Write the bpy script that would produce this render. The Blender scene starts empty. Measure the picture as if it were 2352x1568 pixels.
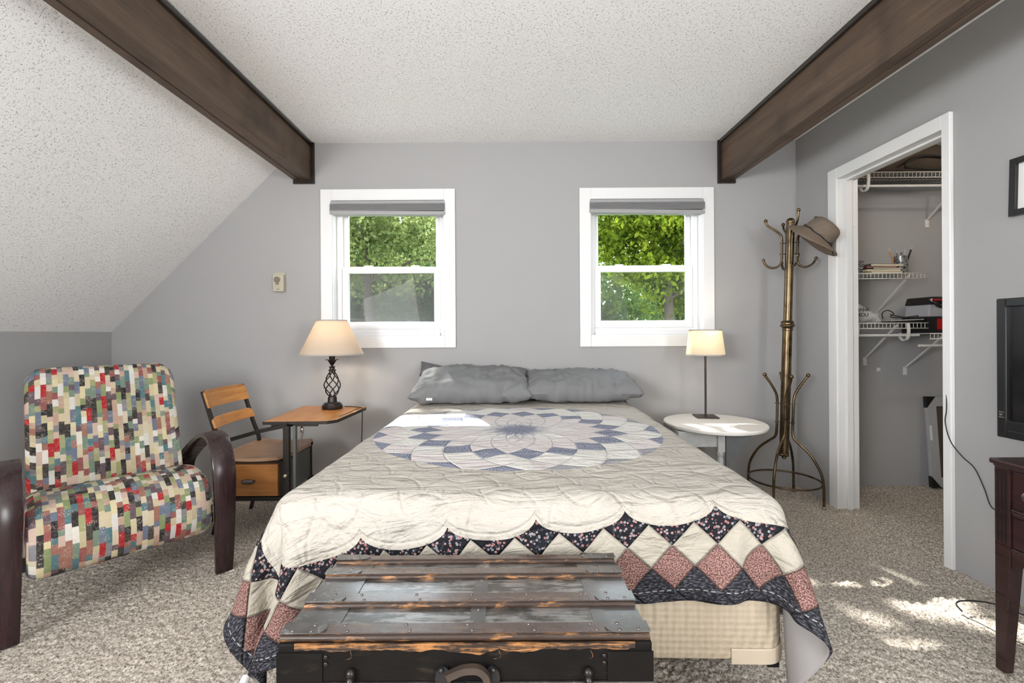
import bpy, math, random
import numpy as np
from mathutils import Vector, Matrix, noise as mnoise
random.seed(7); RNG = np.random.default_rng(11)
PI = math.pi
SC = bpy.context.scene
COL = SC.collection

# ------------------------------------------------------------------ camera
cam_d = bpy.data.cameras.new('camera'); cam = bpy.data.objects.new('camera', cam_d); COL.objects.link(cam)
cam_d.sensor_width = 36.0; cam_d.lens = 1045/2352*36.0
cam_d.shift_x = 11/2352; cam_d.shift_y = -19/2352
cam_d.clip_start = 0.05; cam_d.clip_end = 200
cam.matrix_world = Matrix.Translation((0, 0, 1.082)) @ Matrix.Rotation(PI/2, 4, 'X') @ Matrix.Rotation(-0.006, 4, 'Z')
SC.camera = cam
# ------------------------------------------------------------------ view, world, sun, added fill lights
SC.view_settings.view_transform = 'Standard'; SC.view_settings.look = 'None'
SC.view_settings.gamma = 1.0; SC.view_settings.use_curve_mapping = False
SC.view_settings.exposure = 0.18
world = bpy.data.worlds.new('sky'); SC.world = world; world.use_nodes = True
bgn = world.node_tree.nodes['Background']
bgn.inputs[0].default_value = (0.80, 0.90, 1.0, 1); bgn.inputs[1].default_value = 6.5

def lamp(name, kind, loc, energy, color=(1, 1, 1), direction=None, **kw):
    l = bpy.data.lights.new(name, kind); l.energy = energy; l.color = color
    for k, v in kw.items(): setattr(l, k, v)
    o = bpy.data.objects.new(name, l); COL.objects.link(o); o.location = loc
    if direction is not None: o.rotation_euler = Vector(direction).to_track_quat('-Z', 'Y').to_euler()
    return o
SUN_DIR = (0.34, -0.91, -1.0)
lamp('sun', 'SUN', (-3, 12, 10), 14.0, (1.0, 0.96, 0.90), SUN_DIR, angle=0.009)
# unseen fill light added at the rear wall behind the camera
lamp('rear_fill_light', 'AREA', (-1.10, -2.28, 1.35), 66.0, (0.975, 0.988, 1.0), (0.80, 1, 1.9), shape='RECTANGLE', size=2.6, size_y=1.9)
# two more added fill lights, left and right behind the camera, without openings
lamp('left_fill_light', 'AREA', (-1.98, -1.25, 1.72), 172.0, (0.975, 0.988, 1.0), (1, 0.42, 0.18), shape='RECTANGLE', size=1.5, size_y=1.1)
lamp('right_fill_light', 'AREA', (1.98, -1.25, 1.45), 138.0, (0.975, 0.988, 1.0), (-1, 0.42, 0.18), shape='RECTANGLE', size=1.6, size_y=1.4)
# warm light added high in the closet to brighten it, no fixture modelled
lamp('closet_fill_light', 'POINT', (2.95, 2.10, 2.30), 8.0, (1.0, 0.86, 0.68), shadow_soft_size=.05)
# ------------------------------------------------------------------ node maths
class S:
    def __init__(s, nt, sock): s.nt = nt; s.k = sock
    def _m(s, op, *a):
        n = s.nt.nodes.new('ShaderNodeMath'); n.operation = op
        for i, x in enumerate((s,)+a):
            if isinstance(x, S): s.nt.links.new(x.k, n.inputs[i])
            else: n.inputs[i].default_value = float(x)
        return S(s.nt, n.outputs[0])
    def __add__(s, o): return s._m('ADD', o)
    __radd__ = __add__
    def __mul__(s, o): return s._m('MULTIPLY', o)
    __rmul__ = __mul__
    def __sub__(s, o): return s._m('SUBTRACT', o)
    def __rsub__(s, o): return (s*-1)+o
    def __truediv__(s, o): return s._m('DIVIDE', o)
    def __pow__(s, o): return s._m('POWER', o)
    def floor(s): return s._m('FLOOR')
    def fract(s): return s._m('FRACT')
    def abs(s): return s._m('ABSOLUTE')
    def sqrt(s): return s._m('SQRT')
    def sin(s): return s._m('SINE')
    def min(s, o): return s._m('MINIMUM', o)
    def max(s, o): return s._m('MAXIMUM', o)
    def gt(s, o): return s._m('GREATER_THAN', o)
    def lt(s, o): return s._m('LESS_THAN', o)
    def atan2(s, o): return s._m('ARCTAN2', o)
    def clamp(s):
        r = s._m('ADD', 0.0); r.k.node.use_clamp = True; return r
    def near(s, v, w): return (s-v).abs().lt(w)

class MT:
    """a material under construction"""
    def __init__(s, name, rough=0.6, color=(0.5, 0.5, 0.5), metal=0.0, spec=0.5):
        s.m = bpy.data.materials.new(name); s.m.use_nodes = True; s.nt = s.m.node_tree
        s.b = s.nt.nodes['Principled BSDF']; s.out = s.nt.nodes['Material Output']
        s.b.inputs['Roughness'].default_value = rough; s.b.inputs['Metallic'].default_value = metal
        s.b.inputs['Specular IOR Level'].default_value = spec
        s.b.inputs['Base Color'].default_value = (*color, 1)
    def n(s, t, **kw):
        x = s.nt.nodes.new(t)
        for k, v in kw.items(): setattr(x, k, v)
        return x
    def link(s, a, b): s.nt.links.new(a.k if isinstance(a, S) else a, b)
    def coord(s, which='Object'):
        return s.n('ShaderNodeTexCoord').outputs[which]
    def map(s, vec, scale=(1, 1, 1), rot=(0, 0, 0), loc=(0, 0, 0)):
        m = s.n('ShaderNodeMapping'); s.link(vec, m.inputs[0])
        m.inputs['Scale'].default_value = scale; m.inputs['Rotation'].default_value = rot; m.inputs['Location'].default_value = loc
        return m.outputs[0]
    def noise(s, vec, scale=5, detail=3, rough=0.5, dist=0.0):
        x = s.n('ShaderNodeTexNoise'); s.link(vec, x.inputs['Vector'])
        x.inputs['Scale'].default_value = scale; x.inputs['Detail'].default_value = detail
        x.inputs['Roughness'].default_value = rough; x.inputs['Distortion'].default_value = dist
        return S(s.nt, x.outputs[0])
    def voro(s, vec, scale=5, feature='F1', out='Distance', rnd=1.0):
        x = s.n('ShaderNodeTexVoronoi', feature=feature); s.link(vec, x.inputs['Vector'])
        x.inputs['Scale'].default_value = scale; x.inputs['Randomness'].default_value = rnd
        return S(s.nt, x.outputs[out]) if out == 'Distance' else x.outputs[out]
    def white(s, x, y=0.0):
        c = s.n('ShaderNodeCombineXYZ')
        for i, v in enumerate((x, y)):
            if isinstance(v, S): s.link(v, c.inputs[i])
            else: c.inputs[i].default_value = v
        w = s.n('ShaderNodeTexWhiteNoise', noise_dimensions='2D'); s.link(c.outputs[0], w.inputs['Vector'])
        return S(s.nt, w.outputs['Value'])
    def vec(s, x, y, z=0.0):
        c = s.n('ShaderNodeCombineXYZ')
        for i, v in enumerate((x, y, z)):
            if isinstance(v, S): s.link(v, c.inputs[i])
            else: c.inputs[i].default_value = v
        return c.outputs[0]
    def xyz(s, vec):
        x = s.n('ShaderNodeSeparateXYZ'); s.link(vec, x.inputs[0]); return [S(s.nt, o) for o in x.outputs]
    def ramp(s, fac, stops, interp='LINEAR'):
        r = s.n('ShaderNodeValToRGB'); s.link(fac, r.inputs[0]); e = r.color_ramp; e.interpolation = interp
        while len(e.elements) < len(stops): e.elements.new(0.5)
        for el, (p, c) in zip(e.elements, stops):
            el.position = p; el.color = (*c, 1) if len(c) == 3 else c
        return r.outputs[0]
    def mix(s, fac, a, b, blend='MIX'):
        x = s.n('ShaderNodeMix', data_type='RGBA', blend_type=blend)
        for i, v in ((0, fac), (6, a), (7, b)):
            if isinstance(v, (S, bpy.types.NodeSocket)): s.link(v, x.inputs[i])
            elif isinstance(v, tuple): x.inputs[i].default_value = (*v, 1)
            else: x.inputs[i].default_value = v
        return x.outputs[2]
    def color(s, c): s.link(c, s.b.inputs['Base Color'])
    def rough(s, c): s.link(c, s.b.inputs['Roughness'])
    def bump(s, h, strength=0.5, dist=0.01):
        b = s.n('ShaderNodeBump'); s.link(h, b.inputs['Height']); b.inputs['Strength'].default_value = strength
        b.inputs['Distance'].default_value = dist; s.link(b.outputs[0], s.b.inputs['Normal']); return b

M = {}
def plain(name, color, rough=0.6, metal=0.0, spec=0.5, nz=0.0, sc=40, bump=0.0):
    t = MT(name, rough, color, metal, spec)
    if nz or bump:
        n = t.noise(t.coord(), sc, 4, 0.6)
        if nz: t.color(t.mix(n, tuple(c*(1-nz) for c in color), tuple(min(1, c*(1+nz)) for c in color)))
        if bump: t.bump(n, bump, 0.003)
    M[name] = t.m; return t
def wood(name, dark, light, rough=0.45, axis='x', sc=1.0, knots=0.0, bump=0.15, spec=0.5):
    t = MT(name, rough, light, 0, spec)
    st = {'x': (0.6, 9, 9), 'y': (9, 0.6, 9), 'z': (9, 9, 0.6)}[axis]
    v = t.map(t.coord(), tuple(k*sc for k in st))
    n = t.noise(v, 3.0, 6, 0.62, 0.6); n2 = t.noise(v, 14.0, 3, 0.6)
    f = (n*0.75+n2*0.35-0.05).clamp()
    c = t.ramp(f, [(0.28, dark), (0.72, light)])
    if knots:
        k = t.noise(t.map(t.coord(), (2.2, 2.2, 2.2)), 2.2, 2, 0.5)
        c = t.mix(((k-0.55)*4).clamp()*knots, c, tuple(x*0.45 for x in dark))
    t.color(c); t.rough(f*0.25+(rough-0.12)); t.bump(f, bump, 0.002); M[name] = t.m; return t

# walls, ceiling, trim
plain('wall_paint', (0.375, 0.371, 0.370), 0.72, nz=0.02, sc=3)
plain('trim_white', (0.80, 0.80, 0.80), 0.38)
plain('vinyl_white', (0.82, 0.82, 0.83), 0.32)
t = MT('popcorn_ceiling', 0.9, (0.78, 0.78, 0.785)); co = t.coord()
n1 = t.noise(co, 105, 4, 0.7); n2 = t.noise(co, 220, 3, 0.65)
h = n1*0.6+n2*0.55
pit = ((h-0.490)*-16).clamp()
t.color(t.mix(pit*0.38, (0.915, 0.915, 0.915), (0.60, 0.60, 0.59))); t.bump(h*0.35-pit*0.6, 1.0, 0.008); M['ceiling'] = t.m  # pit tint puts their shade into the colour, on top of the bump
t = MT('carpet_pile', 0.95, (0.5, 0.45, 0.4), spec=0.05); co = t.coord()
n1 = t.noise(co, 120, 3, 0.65); n3 = t.noise(co, 260, 2, 0.6); n2 = t.noise(co, 2.5, 2, 0.5)
f = ((n1*0.75+n3*0.5-0.455)*3.6).clamp()
c = t.ramp(f, [(0.0, (0.11, 0.088, 0.066)), (0.35, (0.32, 0.278, 0.23)), (0.7, (0.53, 0.475, 0.41)), (1.0, (0.70, 0.645, 0.575))])
t.color(c); t.bump(n1*0.6+n3*0.5, 0.6, 0.004); M['carpet'] = t.m
# woods and metals
wood('beam_wood', (0.040, 0.026, 0.018), (0.150, 0.098, 0.066), 0.50, 'y', 0.55, 0.7, spec=0.4)
plain('beam_trim', (0.028, 0.022, 0.019), 0.16, nz=0.3)
wood('arm_wood', (0.018, 0.009, 0.010), (0.040, 0.018, 0.019), 0.26, 'z', 1.0, bump=0.03)
wood('oak', (0.30, 0.105, 0.022), (0.62, 0.30, 0.085), 0.33, 'y', 1.2, 0.3)
wood('oak_side', (0.24, 0.085, 0.02), (0.50, 0.22, 0.065), 0.36, 'x', 1.1, 0.6)
wood('seat_wood', (0.24, 0.13, 0.07), (0.46, 0.29, 0.18), 0.42, 'x', 1.1, 0.6)
wood('mahogany', (0.014, 0.007, 0.0065), (0.048, 0.021, 0.019), 0.30, 'y', 1.2, 0.3)
plain('dark_steel', (0.035, 0.031, 0.029), 0.42, 0.6, nz=0.3)
plain('lamp_iron', (0.035, 0.030, 0.028), 0.33, 0.7, nz=0.2)
plain('grey_steel', (0.115, 0.118, 0.110), 0.5, 0.3, nz=0.1)
plain('black_plastic', (0.012, 0.012, 0.013), 0.30)
plain('black_rubber', (0.010, 0.010, 0.010), 0.55)
plain('screen_glass', (0.006, 0.006, 0.007), 0.12)
plain('chrome', (0.62, 0.60, 0.58), 0.22, 1.0)
plain('pewter', (0.22, 0.19, 0.18), 0.32, 0.9)
plain('nickel', (0.5, 0.46, 0.38), 0.3, 1.0)
t = MT('antique_brass', 0.30, (0.30, 0.21, 0.10), 1.0); n = t.noise(t.coord(), 14, 4, 0.6)
t.color(t.ramp(n, [(0.3, (0.085, 0.056, 0.034)), (0.7, (0.215, 0.158, 0.090))])); t.rough(n*0.3+0.16); M['brass'] = t.m
plain('table_white', (0.78, 0.755, 0.71), 0.35, nz=0.03, sc=8)
plain('table_distressed', (0.50, 0.51, 0.50), 0.5, nz=0.45, sc=14)
plain('table_grey', (0.13, 0.138, 0.142), 0.55, nz=0.3, sc=20)
plain('bronze_lamp', (0.055, 0.040, 0.032), 0.38, 0.7)
plain('wire_white', (0.74, 0.73, 0.71), 0.4)
plain('blind_fabric', (0.30, 0.30, 0.305), 0.8, nz=0.08, sc=160)
plain('blind_rail', (0.35, 0.35, 0.355), 0.55)
plain('beige_plastic', (0.46, 0.425, 0.32), 0.45)
plain('beige_dark', (0.20, 0.165, 0.13), 0.5)
plain('pillow_grey', (0.175, 0.177, 0.18), 0.8, nz=0.12, sc=9, bump=0.15)
plain('pillow_dark', (0.105, 0.105, 0.11), 0.8, nz=0.2, sc=20, bump=0.2)
plain('tag_white', (0.75, 0.75, 0.76), 0.6)
plain('quilt_lining', (0.27, 0.255, 0.25), 0.85)
plain('bag_brown', (0.075, 0.056, 0.043), 0.8, nz=0.25, sc=10, bump=0.2)
plain('bag_dark', (0.018, 0.016, 0.015), 0.7)
plain('red_plastic', (0.40, 0.010, 0.012), 0.35)
plain('light_grey_plastic', (0.46, 0.46, 0.48), 0.4)
plain('aluminium', (0.42, 0.42, 0.42), 0.45, 0.1)
plain('paper', (0.62, 0.56, 0.42), 0.7, nz=0.15, sc=200)
plain('book_brown', (0.12, 0.09, 0.07), 0.5); plain('book_red', (0.33, 0.02, 0.03), 0.4)
plain('book_dark', (0.05, 0.045, 0.045), 0.4); plain('book_tan', (0.40, 0.30, 0.16), 0.5); plain('book_grey', (0.25, 0.25, 0.24), 0.5)
plain('mat_white', (0.80, 0.79, 0.77), 0.6)
plain('bark', (0.06, 0.045, 0.03), 0.9, nz=0.4, sc=10)
plain('lawn', (0.06, 0.11, 0.03), 0.95, nz=0.4, sc=3)
plain('pencil_orange', (0.60, 0.22, 0.03), 0.4)
plain('socket_gold', (0.55, 0.40, 0.18), 0.35, 0.9)
plain('old_leather', (0.045, 0.032, 0.024), 0.5, nz=0.6, sc=40)
plain('straw_band', (0.012, 0.010, 0.010), 0.6)

def shade_mat(name, col, trans, rough=0.9):
    t = MT(name, rough, col)
    d = t.n('ShaderNodeBsdfDiffuse'); tr = t.n('ShaderNodeBsdfTranslucent'); mx = t.n('ShaderNodeMixShader')
    wv = t.noise(t.map(t.coord(), (1, 1, 0.15)), 260, 2, 0.6)
    c = t.mix(wv, tuple(x*0.88 for x in col), col)
    t.link(c, d.inputs[0]); t.link(c, tr.inputs[0]); mx.inputs[0].default_value = trans
    t.link(d.outputs[0], mx.inputs[1]); t.link(tr.outputs[0], mx.inputs[2]); t.link(mx.outputs[0], t.out.inputs[0]); M[name] = t.m
shade_mat('linen_shade', (0.70, 0.62, 0.52), 0.40)
shade_mat('cream_shade', (0.82, 0.76, 0.64), 0.50)
shade_mat('shade_trim', (0.50, 0.46, 0.42), 0.15)
def leafmat(name, a, b):
    t = MT(name); d = t.n('ShaderNodeBsdfDiffuse'); tr = t.n('ShaderNodeBsdfTranslucent'); mx = t.n('ShaderNodeMixShader')
    n = t.noise(t.coord(), 3.0, 2, 0.6); c = t.mix(((n-0.35)*3).clamp(), a, b)
    t.link(c, d.inputs[0]); t.link(c, tr.inputs[0]); mx.inputs[0].default_value = 0.55
    t.link(d.outputs[0], mx.inputs[1]); t.link(tr.outputs[0], mx.inputs[2]); t.link(mx.outputs[0], t.out.inputs[0]); M[name] = t.m
leafmat('leaf_bright', (0.045, 0.08, 0.010), (0.26, 0.32, 0.03))
leafmat('leaf_pale', (0.12, 0.16, 0.055), (0.30, 0.34, 0.12))
leafmat('leaf_mid', (0.045, 0.09, 0.022), (0.15, 0.22, 0.05))
leafmat('leaf_deep', (0.022, 0.045, 0.02), (0.08, 0.125, 0.04))
# panes: clear and with a thin reflection
def pane_mat(name, tint, refl):
    t = MT(name); tr = t.n('ShaderNodeBsdfTransparent'); g = t.n('ShaderNodeBsdfGlossy'); mx = t.n('ShaderNodeMixShader')
    tr.inputs[0].default_value = (*tint, 1); g.inputs['Roughness'].default_value = 0.02; mx.inputs[0].default_value = refl
    t.link(tr.outputs[0], mx.inputs[1]); t.link(g.outputs[0], mx.inputs[2]); t.link(mx.outputs[0], t.out.inputs[0]); M[name] = t.m
pane_mat('pane', (0.97, 0.98, 0.975), 0.002)
def screen_mat(name, op):
    t = MT(name); tr = t.n('ShaderNodeBsdfTransparent'); g = t.n('ShaderNodeBsdfDiffuse'); mx = t.n('ShaderNodeMixShader')
    g.inputs[0].default_value = (0.20, 0.20, 0.20, 1); mx.inputs[0].default_value = op
    t.link(tr.outputs[0], mx.inputs[1]); t.link(g.outputs[0], mx.inputs[2]); t.link(mx.outputs[0], t.out.inputs[0]); M[name] = t.m
screen_mat('insect_screen', 0.34); screen_mat('insect_screen_thin', 0.08)
t = MT('lit_bulb'); e = t.n('ShaderNodeEmission'); e.inputs[0].default_value = (1, 0.80, 0.55, 1); e.inputs[1].default_value = 8
t.link(e.outputs[0], t.out.inputs[0]); M['bulb'] = t.m
t = MT('thin_plastic_bag', 0.35, (0.72, 0.72, 0.72)); t.b.inputs['Transmission Weight'].default_value = 0.25
t.bump(t.noise(t.coord(), 28, 4, 0.6, 1.0), 0.6, 0.01); M['plastic_bag'] = t.m

# straw hat
t = MT('straw', 0.8, (0.13, 0.10, 0.075)); co = t.coord(); x, y, z = t.xyz(co)
w = ((x*900).sin()*(z*900).sin()+(y*900).sin())*0.25+0.5
n = t.noise(co, 260, 2, 0.6)
t.color(t.mix((n*1.4-0.2).clamp(), (0.085, 0.062, 0.045), (0.25, 0.195, 0.145))); t.bump(n+w*0.3, 0.5, 0.003); M['straw'] = t.m
# armchair fabric: patchwork of little rectangles
t = MT('patch_fabric', 0.85, spec=0.2); uv = t.coord('UV'); u, v, _ = t.xyz(uv)
cw = 0.0185
c = (u/cw+t.noise(uv, 12, 2, 0.5)*0.25).floor()
vv = v/0.060+t.white(c, 3.3)*7.0
r0 = vv.floor(); sub = (t.white(c, r0+0.5).gt(0.55))*((vv.fract()).gt(0.45+t.white(c, r0+9.1)*0.2))
key = t.white(c*1.0+0.13, r0+sub*0.37)
pal = [(.50, .42, .28), (.40, .27, .20), (.28, .28, .14), (.014, .014, .016), (.55, .53, .49), (.115, .14, .195), (.33, .012, .018), (.065, .145, .165),
       (.23, .07, .065), (.56, .48, .29), (.14, .20, .15), (.10, .065, .08), (.48, .35, .29), (.19, .185, .20), (.62, .58, .52), (.045, .038, .034),
       (.44, .38, .24), (.26, .115, .085), (.19, .235, .105), (.022, .020, .022), (.50, .44, .32)]
col = t.ramp(key, [(i/len(pal), p) for i, p in enumerate(pal)], 'CONSTANT')
dn = t.noise(t.map(uv, (1, .5, 1)), 320, 4, 0.7); dn2 = t.noise(uv, 30, 2, 0.5)
wear = ((dn-0.52)*12).clamp()*((dn2-0.50)*8).clamp()
col = t.mix(wear*0.75, col, (0.56, 0.51, 0.43))
col = t.mix((t.noise(uv, 90, 3, 0.6)-0.4).clamp()*0.6, col, (0.30, 0.25, 0.19))
t.color(col); t.bump(dn, 0.15, 0.002); M['patch_fabric'] = t.m

# ------------------------------------------------------------------ quilt material (uv = metres on the cloth, centre of the quilt at 10,10)
QW, QL = 0.955, 1.105
t = MT('quilt_cotton', 0.82, spec=0.2); uv = t.coord('UV'); u, v, _ = t.xyz(uv); a = u-10.0; b = v-10.0
PT = 0.113; HT = PT/2
qa = (a+HT*0.5)/PT; qb = (b+QL-0.03)/PT
q1 = qa+qb; q2 = qa-qb
i1 = q1.floor()+0.5; i2 = q2.floor()+0.5
ac = (i1+i2)*0.5*PT-HT*0.5; bc = (i1-i2)*0.5*PT-(QL-0.03)
tc = (QW-ac.abs()).min(QL-bc.abs())
tt = (QW-a.abs()).min(QL-b.abs())
side = (QW-a.abs()).lt(QL-b.abs())
al = a*(1-side)+b*side
P2 = PT*2
xs = ((al/P2+0.12+side*0.2).fract()-0.5)*2
T = 0.197+0.055*(1-(1-xs*xs*0.96).max(0.0).sqrt())
field = tt.gt(T)
k = ((tc-0.03)/HT+0.5).floor()
# fabrics
vf = t.voro(t.map(uv, (1, 1, 1)), 125); vfc = t.voro(uv, 125, 'F1', 'Color')
fl_n = t.white(t.xyz(vfc)[0]*91, 1.0)
ringm = vf.near(0.24, 0.19)*(1-vf.lt(0.10))
dotc = t.ramp(fl_n, [(0.0, (0.05, 0.055, 0.07)), (0.32, (0.33, 0.33, 0.35)), (0.62, (0.45, 0.20, 0.19)), (0.8, (0.50, 0.33, 0.31))], 'CONSTANT')
floral = t.mix(ringm*0.75, (0.011, 0.011, 0.015), dotc)
pn = t.noise(uv, 290, 2, 0.6)
pink = t.mix(((pn-0.45)*8).clamp(), (0.095, 0.048, 0.042), (0.37, 0.215, 0.19))
cream_n = t.noise(uv, 14, 3, 0.6)
cream = t.mix(cream_n, (0.35, 0.318, 0.262), (0.45, 0.415, 0.35))
stripe = (t.noise(t.map(uv, (90, 300, 1)), 1.0, 2, 0.6)-0.5)*10
navy = t.mix(stripe.clamp()*0.55, (0.016, 0.016, 0.022), (0.17, 0.17, 0.19))
fieldc = t.mix(t.noise(uv, 5, 3, 0.6), (0.42, 0.385, 0.338), (0.51, 0.475, 0.425))
bd = navy
bd = t.mix(k.near(1, .4), bd, pink); bd = t.mix(k.near(2, .4), bd, cream); bd = t.mix(k.gt(2.5), bd, floral)
bd = t.mix(tt.lt(0.028), bd, navy)
bd = t.mix(tt.near(0.028, 0.0012)*((al*55).fract().lt(0.6)), bd, (0.35, 0.35, 0.36))
# medallion
R = (a*a+b*b).sqrt(); TH = a.atan2(b)*(19/(2*PI))
g = (R-0.10)/0.148
p1 = (TH+g); p2 = (TH-g)
j1 = p1.floor(); j2 = p2.floor(); ring = j1-j2
rc = t.white(j1*1.7, j2*2.3)
bn = t.noise(uv, 230, 2, 0.65); bn2 = ((bn-0.5)*9).clamp()
blue = t.mix(((bn-0.46)*7).clamp(), (0.085, 0.10, 0.165), (0.46, 0.47, 0.53))
brn = t.mix(bn2, (0.10, 0.07, 0.07), (0.34, 0.28, 0.27))
sp = ((t.noise(uv, 75, 2, 0.6)-0.62)*9).clamp()
creamf = t.mix(sp*0.5, (0.66, 0.64, 0.60), (0.40, 0.36, 0.38))
mauve = t.mix(((t.noise(uv, 300, 2, 0.5)-0.45)*5).clamp(), (0.60, 0.54, 0.53), (0.66, 0.63, 0.62))
grey = t.mix(bn2, (0.24, 0.24, 0.26), (0.50, 0.50, 0.52))
med = t.ramp(rc, [(0, (0.60, 0.57, 0.56)), (0.5, (0.66, 0.64, 0.62))], 'CONSTANT')
med = t.mix(ring.near(2, .4), med, mauve); med = t.mix(ring.near(3, .4), med, mauve)
med = t.mix(ring.near(4, .4), med, blue); med = t.mix(ring.near(5, .4), med, creamf)
med = t.mix(ring.near(6, .4), med, t.mix(rc.gt(0.5), creamf, mauve))
med = t.mix(ring.near(7, .4), med, t.mix(rc.gt(0.55), grey, t.mix(rc.gt(0.3), brn, blue)))
cn = t.noise(t.vec(TH*1.4, R*16, 0.0), 1.6, 3, 0.6)
med = t.mix(((0.135-R)*14+(cn-0.5)*2.5).clamp(), med, blue)
inmed = ring.lt(7.5)*R.lt(0.60)
fc = t.mix(inmed, fieldc, med)
# seams
e1 = (q1.fract()-0.5).abs().gt(0.475); e2 = (q2.fract()-0.5).abs().gt(0.475)
col = t.mix(field, t.mix(e1.max(e2)*0.45, bd, t.mix(k.near(2, .4), (0.02, 0.02, 0.022), (0.26, 0.235, 0.20))), fc)
pipe = (tt-T).near(0.004, 0.007)
col = t.mix(pipe, col, (0.45, 0.415, 0.36))
t.color(col)
# stitched quilting relief: clamshell loops on the field, seams on the border, soft creases
cx = (a/0.21); cy = (b/0.15+0.0); row = cy.floor(); fx = (cx+(row*0.5).fract()).fract()-0.5; fy = cy.fract()
loop = ((fx*fx*3.4+fy*fy).sqrt()-0.86).abs()
loop2 = ((fx*fx*5.0+(fy-1.0)*(fy-1.0)).sqrt()-0.62).abs()
lq = 1-(loop.min(loop2)*14).min(1.0)
ew = 1-(((q1.fract()-0.5).abs()*2-1).abs().min(((q2.fract()-0.5).abs()*2-1).abs())*9).min(1.0)
em = 1-(((p1.fract()-0.5).abs()*2-1).abs().min(((p2.fract()-0.5).abs()*2-1).abs())*9).min(1.0)
cr = t.noise(t.map(uv, (3.0, 9.0, 1), (0, 0, 0.5)), 1.6, 4, 0.55, 1.2); cr2 = t.noise(uv, 22, 4, 0.6, 0.8)
sw = (1-((tt-T)*1.0-0.014).abs()*160).max(0.0)
hh = cr*1.5+cr2*0.45-(lq*field*(1-inmed)*0.16)-(ew*(1-field)*0.35)-(em*inmed*0.25)-sw*0.15
t.bump(hh, 0.85, 0.022); M['quilt'] = t.m

# box spring damask
t = MT('damask_ticking', 0.7, (0.55, 0.46, 0.35)); co = t.coord(); x, y, z = t.xyz(co)
wv = ((x*x*3+(z-0.35)*(z-0.35)*9).sqrt()*130).sin()
dd = ((x*190+z*190).sin()*(x*190-z*190).sin())
t.color(t.mix(dd*0.25+0.5, (0.40, 0.33, 0.24), (0.48, 0.405, 0.305))); t.bump(wv*0.9+dd*0.7+t.noise(co, 20, 3)*1.5, 0.30, 0.006); M['ticking'] = t.m
plain('corner_guard', (0.48, 0.405, 0.31), 0.35)
# trunk paints
def trunkm(name, base, worn, amount, rough, sx=(5, 22, 22), spec=0.5):
    t = MT(name, rough, base, 0, spec); co = t.coord()
    n = t.noise(t.map(co, sx), 1.7, 6, 0.66, 0.8); n2 = t.noise(co, 30, 4, 0.6)
    f = ((n*0.8+n2*0.3-(1-amount)*0.75)*9).clamp()
    t.color(t.mix(f, t.mix(n2, tuple(q*0.6 for q in base), tuple(q*1.5 for q in base)), worn)); t.rough(n2*0.35+rough-0.15)
    t.bump(n*0.6+n2*0.3-f*0.3, 0.35, 0.004); M[name] = t.m
trunkm('trunk_body', (0.007, 0.006, 0.0055), (0.022, 0.016, 0.011), 0.15, 0.6, spec=0.10)
trunkm('trunk_panel', (0.085, 0.078, 0.066), (0.36, 0.35, 0.345), 0.34, 0.34, (5, 30, 30), 0.8)
trunkm('trunk_slat', (0.060, 0.036, 0.027), (0.17, 0.10, 0.06), 0.20, 0.26, (5, 40, 40), 0.8)
trunkm('trunk_nosing', (0.030, 0.016, 0.010), (0.34, 0.145, 0.040), 0.22, 0.32, (9, 60, 60))
trunkm('torn_wood', (0.022, 0.013, 0.008), (0.33, 0.145, 0.045), 0.32, 0.5, (7, 60, 60))
trunkm('trunk_plate', (0.14, 0.135, 0.13), (0.32, 0.315, 0.31), 0.20, 0.34, (20, 20, 20), 0.8)
for k_, mt_ in (('trunk_panel', .75), ('trunk_plate', .8), ('trunk_slat', 0)):
    b_ = M[k_].node_tree.nodes['Principled BSDF']; b_.inputs['Metallic'].default_value = mt_; b_.inputs['Coat Weight'].default_value = 1.0; b_.inputs['Coat Roughness'].default_value = .18
t = MT('striped_paper', 0.5); co = t.coord(); x, y, z = t.xyz(co)
vr = t.voro(co, 38, 'F1', 'Color'); an = t.xyz(vr)[0]*3.1
sx = (x*an.sin()+z*(an+1.57).sin())*520
t.color(t.mix(sx.sin().gt(0.35), (0.012, 0.012, 0.012), (0.55, 0.55, 0.53))); M['striped_paper'] = t.m
t = MT('mottled_tin', 0.35, metal=0.4); n = t.noise(t.coord(), 60, 3, 0.6)
t.color(t.ramp(n, [(0.42, (0.03, 0.03, 0.03)), (0.5, (0.45, 0.45, 0.45)), (0.6, (0.12, 0.12, 0.12))])); M['mottled_tin'] = t.m

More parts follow.
